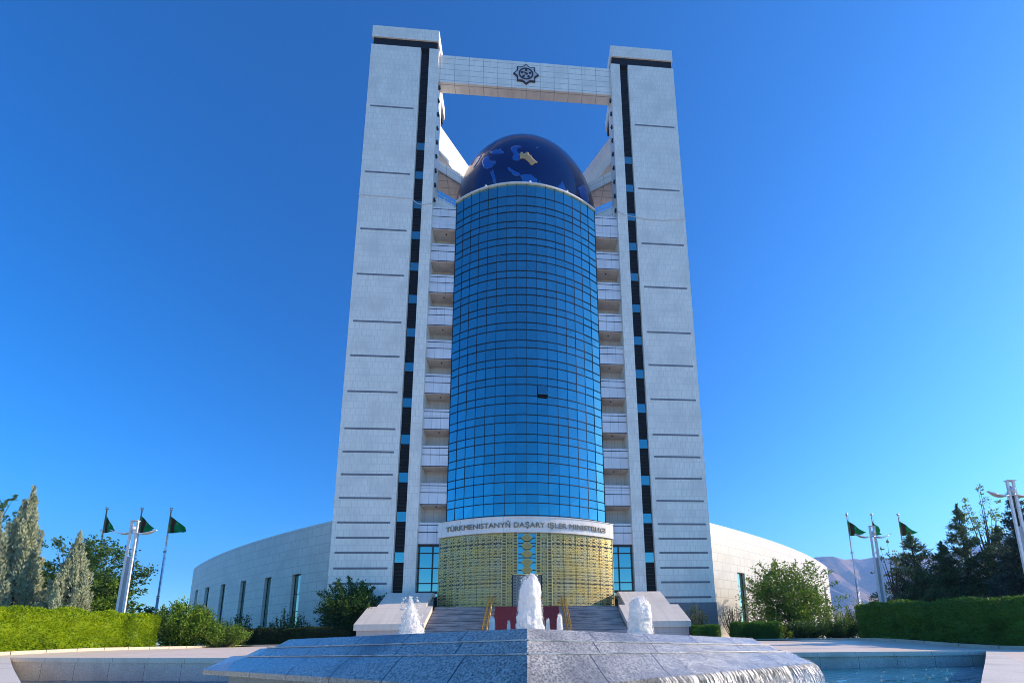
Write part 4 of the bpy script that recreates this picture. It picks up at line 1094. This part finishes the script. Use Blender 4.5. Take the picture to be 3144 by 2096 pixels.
def conifer(name, x, y, w, h, mat, lab, zb=None, tiers=20, leaf=.16, per=150, group=None, up=.35, top=.0):
    zb = z_(x, y) if zb is None else zb
    t = thing(name, (x, y, zb), lab, 'tree', group); mb = MB(); mb.tube([(x, y, zb), (x, y, zb+h*.6), (x, y, zb+h*.98)], [.17, .09, .015], 8)
    P, D, Ls = [], [], []
    for k in range(tiers):
        f = k/(tiers-1); z = zb+h*(.06+.88*f); nb = max(3, int(9*(1-f)+3))
        for b in range(nb):
            a = random.uniform(0, 2*math.pi); ln = w/2*(1-f)**.85*random.uniform(.55, 1.15)+.10
            dirv = Vector((math.cos(a), math.sin(a), up*random.uniform(.4, 1.3))); st = Vector((x, y, z+random.uniform(-.15, .15))); en = st+dirv*ln+Vector((0, 0, ln*.15))
            if b < 3: mb.tube([st, st.lerp(en, .5), en], [.035, .02, .006], 4)
            for j in range(int(per*(.35+.65*(1-f)))):
                g = random.random()**.65; p = st.lerp(en, g); rad = .10+.16*(1-g)*(1-f)
                P.append(p+Vector(rng.normal(0, rad, 3))*Vector((1, 1, .55))[0]); D.append(dirv+Vector(rng.normal(0, .55, 3))+Vector((0, 0, .5))); Ls.append(leaf*random.uniform(.6, 1.4))
    for j in range(220):
        g = random.random(); P.append(Vector((x, y, zb+h*(.88+.12*g)))+Vector(rng.normal(0, .10*(1-g)+.015, 3))); D.append(Vector(rng.normal(0, .5, 3))+Vector((0, 0, 1.2))); Ls.append(leaf)
    Ls = np.array(Ls); mb.build('trunk', M['bark'], t); kites('crown', P, D, Ls, Ls*.30, mat, t)
    return t
def broad(name, x, y, w, h, mat, lab, zb=None, clear=.15, clumps=60, per=150, leaf=.17, group=None, sprout=18, dens=.42, oval=1.):
    zb = z_(x, y) if zb is None else zb
    t = thing(name, (x, y, zb), lab, 'tree', group); mb = MB(); c = Vector((x, y, zb+h*(clear+1)/2)); rz = h*(1-clear)/2
    mb.tube([(x, y, zb), (x+.05, y, zb+h*.3), (x, y, zb+h*.7)], [.16*h/7, .11*h/7, .03], 8)
    P, D, Ls = [], [], []
    for i in range(clumps+sprout):
        v = Vector(rng.normal(size=3)).normalized(); rr = random.uniform(.35, .95) if i < clumps else random.uniform(.9, 1.12)
        if i >= clumps: v.z = abs(v.z)*1.2; v.normalize()
        q = c+Vector((v.x*w/2*rr, v.y*w/2*rr, v.z*rz*rr)); st = Vector((x, y, zb+h*random.uniform(.2, .5)))
        if i % 2 == 0: mb.tube([st, st.lerp(q, .55)+Vector((0, 0, -.1)), q], [.04*h/7+.01, .025*h/7, .006], 5)
        cr_ = dens*w/6*random.uniform(.6, 1.2)*(1 if i < clumps else .5); out = (q-c).normalized()
        for j in range(per if i < clumps else per//3):
            o_ = Vector(rng.normal(0, 1, 3)); o_ = o_*cr_
            if i >= clumps: o_ = o_*.5+out*random.uniform(-.4, .5)*w/6
            P.append(q+o_); D.append(out*.6+Vector(rng.normal(0, .7, 3))+Vector((0, 0, .25))); Ls.append(leaf*random.uniform(.6, 1.3))
    Ls = np.array(Ls); mb.build('trunk', M['bark'], t); kites('crown', P, D, Ls, Ls*.55, mat, t)
    return t

# left side
hedge('hedge', [(-24.2, 15.5), (-24.2, 26.4)], 1.5, 2.05, M['thuja'], 'long bright yellow green clipped hedge at the left edge', 30000, .085, seed=3, lump=.26)
hedge('hedge', [(-24.1, 26.75), (-24.1, 28.7)], 1.35, 2.0, M['thuja'], 'short yellow green hedge block at the foot of the left lamp', 7000, .085, seed=9, lump=.26)
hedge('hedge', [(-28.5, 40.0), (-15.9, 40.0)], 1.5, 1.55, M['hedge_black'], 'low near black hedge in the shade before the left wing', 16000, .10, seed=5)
spire('juniper', -34.2, 30, 3.3, 11.3, M['silver'], 'tallest silvery juniper at the left edge', zb=.3, n=24000, leaf=.20, group='silvery junipers behind the yellow green hedge', lobes=60)
spire('juniper', -30.6, 29.9, 2.75, 8.05, M['silver'], 'shorter silvery juniper standing left of the street lamp', zb=.3, n=17000, leaf=.18, group='silvery junipers behind the yellow green hedge', lobes=48)
spire('juniper', -36.6, 30.5, 2.6, 9.6, M['silver'], 'silvery juniper cut by the left edge of the photo', zb=.3, n=12000, leaf=.18, group='silvery junipers behind the yellow green hedge')
broad('leafy_tree', -35.2, 35, 7.2, 8.6, M['leafdark'], 'dark leafy tree between and behind the silvery junipers', clear=.05, clumps=100, per=190, leaf=.22, sprout=40)
broad('leafy_tree', -31.2, 33.2, 3.4, 4.9, M['leaf'], 'small green tree behind the left lamp post', clear=.0, clumps=34, per=120, leaf=.16)
broad('leafy_tree', -39.2, 31.6, 3.2, 11.9, M['leafdark'], 'tall leafy tree whose top pokes in at the left edge', clear=.5, clumps=26, per=110, leaf=.2)
shrub('shrub', -24.8, 32, 4.0, 3.6, M['leaf'], 'leafy green bush right of the left flagpole foot', shoots=130, per=130, leaf=.17, spread=.40, bare=.02)
shrub('shrub', -22.6, 33.2, 3.4, 2.0, M['leaf'], 'low feathery green bush before the left wing', shoots=70, per=80, leaf=.13, spread=.5, lift=.6)
shrub('shrub', -26.3, 37.4, 3.0, 2.3, M['leafdark'], 'dark low bush at the left end of the black hedge', shoots=50, per=80, leaf=.15)
shrub('shrub', -28.3, 43.2, 4.3, 3.5, M['leafdark'], 'dark open shrub before the windows of the left wing', shoots=44, per=62, leaf=.17, spread=.55, bare=.1, tips=.4)
shrub('shrub', -23.3, 43, 3.7, 3.9, M['leafdark'], 'dark fan shaped shrub nearest the left tower', shoots=42, per=66, leaf=.17, spread=.5)
broad('round_tree', -17.6, 43.2, 5.9, 6.0, M['leafdark'], 'dark round tree beside the left stair wall', clear=.0, clumps=110, per=190, leaf=.21, sprout=44, dens=.40)
for x, w in ((-54.5, 4.), (-50.6, 4.6), (-58, 5)):
    broad('leafy_tree', x, 60, w, 5.6 if w < 4.5 else 5.0, M['leafdark'], {-54.5: 'far small tree seen just right of the left lamp post', -50.6: 'far bushy tree seen left of the third flagpole', -58: 'far tree seen behind the left lamp post'}[x], clear=.1, clumps=26, per=80, leaf=.3)
# right side
hedge('hedge', [(22.9, 27.2), (22.9, 14.5)], 1.4, 2.25, M['hedge_dark'], 'tall dark green clipped hedge along the right edge', 30000, .085, seed=12, lump=.24)
hedge('hedge', [(14.6, 36.4), (17.0, 36.2)], 1.1, 1.3, M['hedge_dark'], 'short low hedge beside the right stair wall', 6000, .09, seed=15)
hedge('hedge', [(17.3, 34.6), (21.6, 34.6)], 1.2, 1.5, M['hedge_dark'], 'low clipped hedge block before the round green tree', 11000, .09, seed=16)
shrub('juniper_shrub', 24.9, 36.4, 5.2, 1.7, M['leafdark'], 'low spreading juniper before the right wing', shoots=110, per=90, leaf=.15, spread=.35, lift=1.1, depth=.5)
shrub('juniper_shrub', 28.6, 36.6, 4.6, 1.85, M['leafdark'], 'low spreading juniper by the foot of the first right flagpole', shoots=90, per=85, leaf=.15, spread=.35, lift=1.1, depth=.5)
shrub('shrub', 22.0, 35.6, 2.3, 1.5, M['leafyellow'], 'small yellow green tuft at the end of the low hedge', shoots=40, per=70, leaf=.13, lift=1.1)
shrub('shrub', 16.9, 41.6, 3.1, 4.1, M['leafgrey'], 'pale grey green bush beside the right stair wall', shoots=46, per=60, leaf=.15, spread=.4, lift=1.2)
shrub('shrub', 22.9, 45.2, 3.2, 4.5, M['leafgrey'], 'thin grey green bush at the corner of the right tower', shoots=34, per=44, leaf=.15, spread=.4, lift=1.1)
broad('round_tree', 27.9, 43, 9.0, 7.9, M['leaf'], 'round bright green tree before the right wing', clear=.0, clumps=125, per=150, leaf=.23, sprout=44, dens=.36)
shrub('shrub', 32.6, 43.6, 2.6, 5.1, M['leaf'], 'slender climbing bush between the last windows of the right wing', shoots=16, per=60, leaf=.16, spread=.3)
shrub('shrub', 24.4, 40.2, 2.6, 2.7, M['leaf'], 'low green bush left of the round tree foot', shoots=34, per=60, leaf=.15)
shrub('shrub', 33.6, 39.6, 4.2, 4.4, M['leafyellow'], 'bright bush behind the left end of the dark hedge', shoots=70, per=70, leaf=.16)
shrub('shrub', 37.6, 48.6, 4.0, 4.1, M['leafyellow'], 'small yellow bush at the end of the right wing', shoots=50, per=60, leaf=.16)
for a in [(32.2, 32, 4.9, 8.8, 'needle', 'dark conifer with ragged branches right of the small lamp'), (35.0, 30.3, 3.9, 10.7, 'needle', 'tallest dark conifer in the right hand group'), (33.4, 30.6, 3.4, 7.6, 'needle', 'conifer in the middle of the right hand group'),
          (37.0, 29.4, 4.6, 8.6, 'needle', 'dense conifer right of the tallest one'), (33.9, 25.6, 3.6, 10.4, 'needle_blue', 'bluish conifer behind the nearest lamp'), (33.0, 22.4, 3.6, 9.8, 'needle_blue', 'conifer cut by the right edge of the photo'), (35.8, 27.0, 4.2, 7.4, 'needle_blue', 'shorter bluish conifer behind the dark hedge'), (30.9, 30.4, 3.6, 5.4, 'needle', 'low conifer just right of the small lamp post')]:
    conifer('conifer', a[0], a[1], a[2]*1.45, a[3], M[a[4]], a[5], group='dark conifers behind the right hand hedge', per=210, leaf=.21, tiers=22)
broad('poplar', 40.7, 33.2, 2.6, 13.2, M['leaf'], 'slender young tree with sparse leaves above the conifers', clear=.6, clumps=14, per=46, leaf=.20, sprout=8, dens=.55)
broad('poplar', 29.3, 31.2, 1.9, 7.6, M['leafgrey'], 'thin leafy sapling beside the small lamp', clear=.35, clumps=18, per=34, leaf=.2, sprout=8)
broad('leafy_tree', 37.5, 21.0, 5, 9.5, M['needle_blue'], 'dense evergreen behind the nearest lamp at the right edge', clear=.1, clumps=60, per=100, leaf=.2)

# ------------------------------------------------------------------ mountains
mb = MB(); nx, ny = 170, 26
def mh(x, y):
    t = (x-900)/3600; ridge = 455+70*(x-1930)/560*.6 if x < 2600 else 500+.02*(x-2600)
    ridge *= smooth((x-700)/1100); v = (y-1500)/1000
    prof = max(0, 1-abs(v-1)*1.0) if v > 0 else 0
    n_ = noise.ridged_multi_fractal(Vector((x*.0016, y*.0016, 0)), 1, 2.1, 6, 1, 2) if False else noise.fractal(Vector((x*.0022, y*.0022, 4)), 1., 2.1, 7)
    return max(-5, ridge*smooth(prof)*1.02+n_*150*min(1, prof*2.2)*(1-.75*smooth((prof-.75)*4)))
g = [[(700+4400*i/nx, 1450+2100*j/ny, mh(700+4400*i/nx, 1450+2100*j/ny)) for j in range(ny+1)] for i in range(nx+1)]
for i in range(nx):
    for j in range(ny): mb.face([g[i][j], g[i+1][j], g[i+1][j+1], g[i][j+1]], smooth=True)
struct(mb.build('mountains', M['mountain']))

# ------------------------------------------------------------------ haze
HAZE = 2.2e-4
hz = MB(); hz.box(-5200, 5400, -600, 3800, -2.5, 700)
m = bpy.data.materials.new('pale air'); m.use_nodes = True; nt = m.node_tree; nt.nodes.remove(nt.nodes['Principled BSDF'])
pv = N(nt, 'ShaderNodeVolumePrincipled'); pv.inputs['Color'].default_value = (.27, .50, 1, 1); pv.inputs['Density'].default_value = HAZE
pv.inputs['Anisotropy'].default_value = .3
nt.links.new(pv.outputs[0], nt.nodes['Material Output'].inputs['Volume'])
if HAZE:
    ho = hz.build('haze', m); ho['kind'] = 'stuff'

# ------------------------------------------------------------------ light
EL, AZ = 25., 3.      # sun: to the right, a little behind the front plane
w = bpy.data.worlds.new('World'); scn.world = w; w.use_nodes = True; nt = w.node_tree
bg = nt.nodes['Background']; sky = nt.nodes.new('ShaderNodeTexSky'); sky.sky_type = 'NISHITA'; sky.sun_disc = False
sky.sun_elevation = R_(EL); sky.sun_rotation = R_(90-AZ)
sky.altitude = 200; sky.air_density = 1.0; sky.dust_density = .45; sky.ozone_density = 5.
hs = nt.nodes.new('ShaderNodeHueSaturation'); hs.inputs['Saturation'].default_value = 1.30; hs.inputs['Hue'].default_value = .495
nt.links.new(sky.outputs[0], hs.inputs['Color']); gr = nt.nodes.new('ShaderNodeMix'); gr.data_type = 'RGBA'; gr.blend_type = 'MULTIPLY'; gr.inputs[0].default_value = 1; gr.inputs[7].default_value = (1.0, 1.18, 1.18, 1); gm = nt.nodes.new('ShaderNodeGamma'); gm.inputs[1].default_value = 1.25; nt.links.new(hs.outputs[0], gm.inputs[0]); nt.links.new(gm.outputs[0], gr.inputs[6]); nt.links.new(gr.outputs[2], bg.inputs[0]); bg.inputs[1].default_value = .092
sd = bpy.data.lights.new('sun', 'SUN'); sd.energy = 5.0; sd.angle = R_(.5); sd.color = (1, .79, .56)
so = bpy.data.objects.new('sun', sd); COL.objects.link(so)
sv = Vector((math.cos(R_(AZ))*math.cos(R_(EL)), math.sin(R_(AZ))*math.cos(R_(EL)), math.sin(R_(EL))))
so.rotation_euler = sv.to_track_quat('Z', 'Y').to_euler(); so.location = sv*200
scn.view_settings.view_transform = 'Standard'; scn.view_settings.look = 'None'; scn.view_settings.exposure = .9; scn.view_settings.gamma = 1
scn.render.engine = 'CYCLES'
scn.cycles.filter_width = .95; scn.cycles.max_bounces = 8; scn.cycles.volume_bounces = 0; scn.cycles.transparent_max_bounces = 16
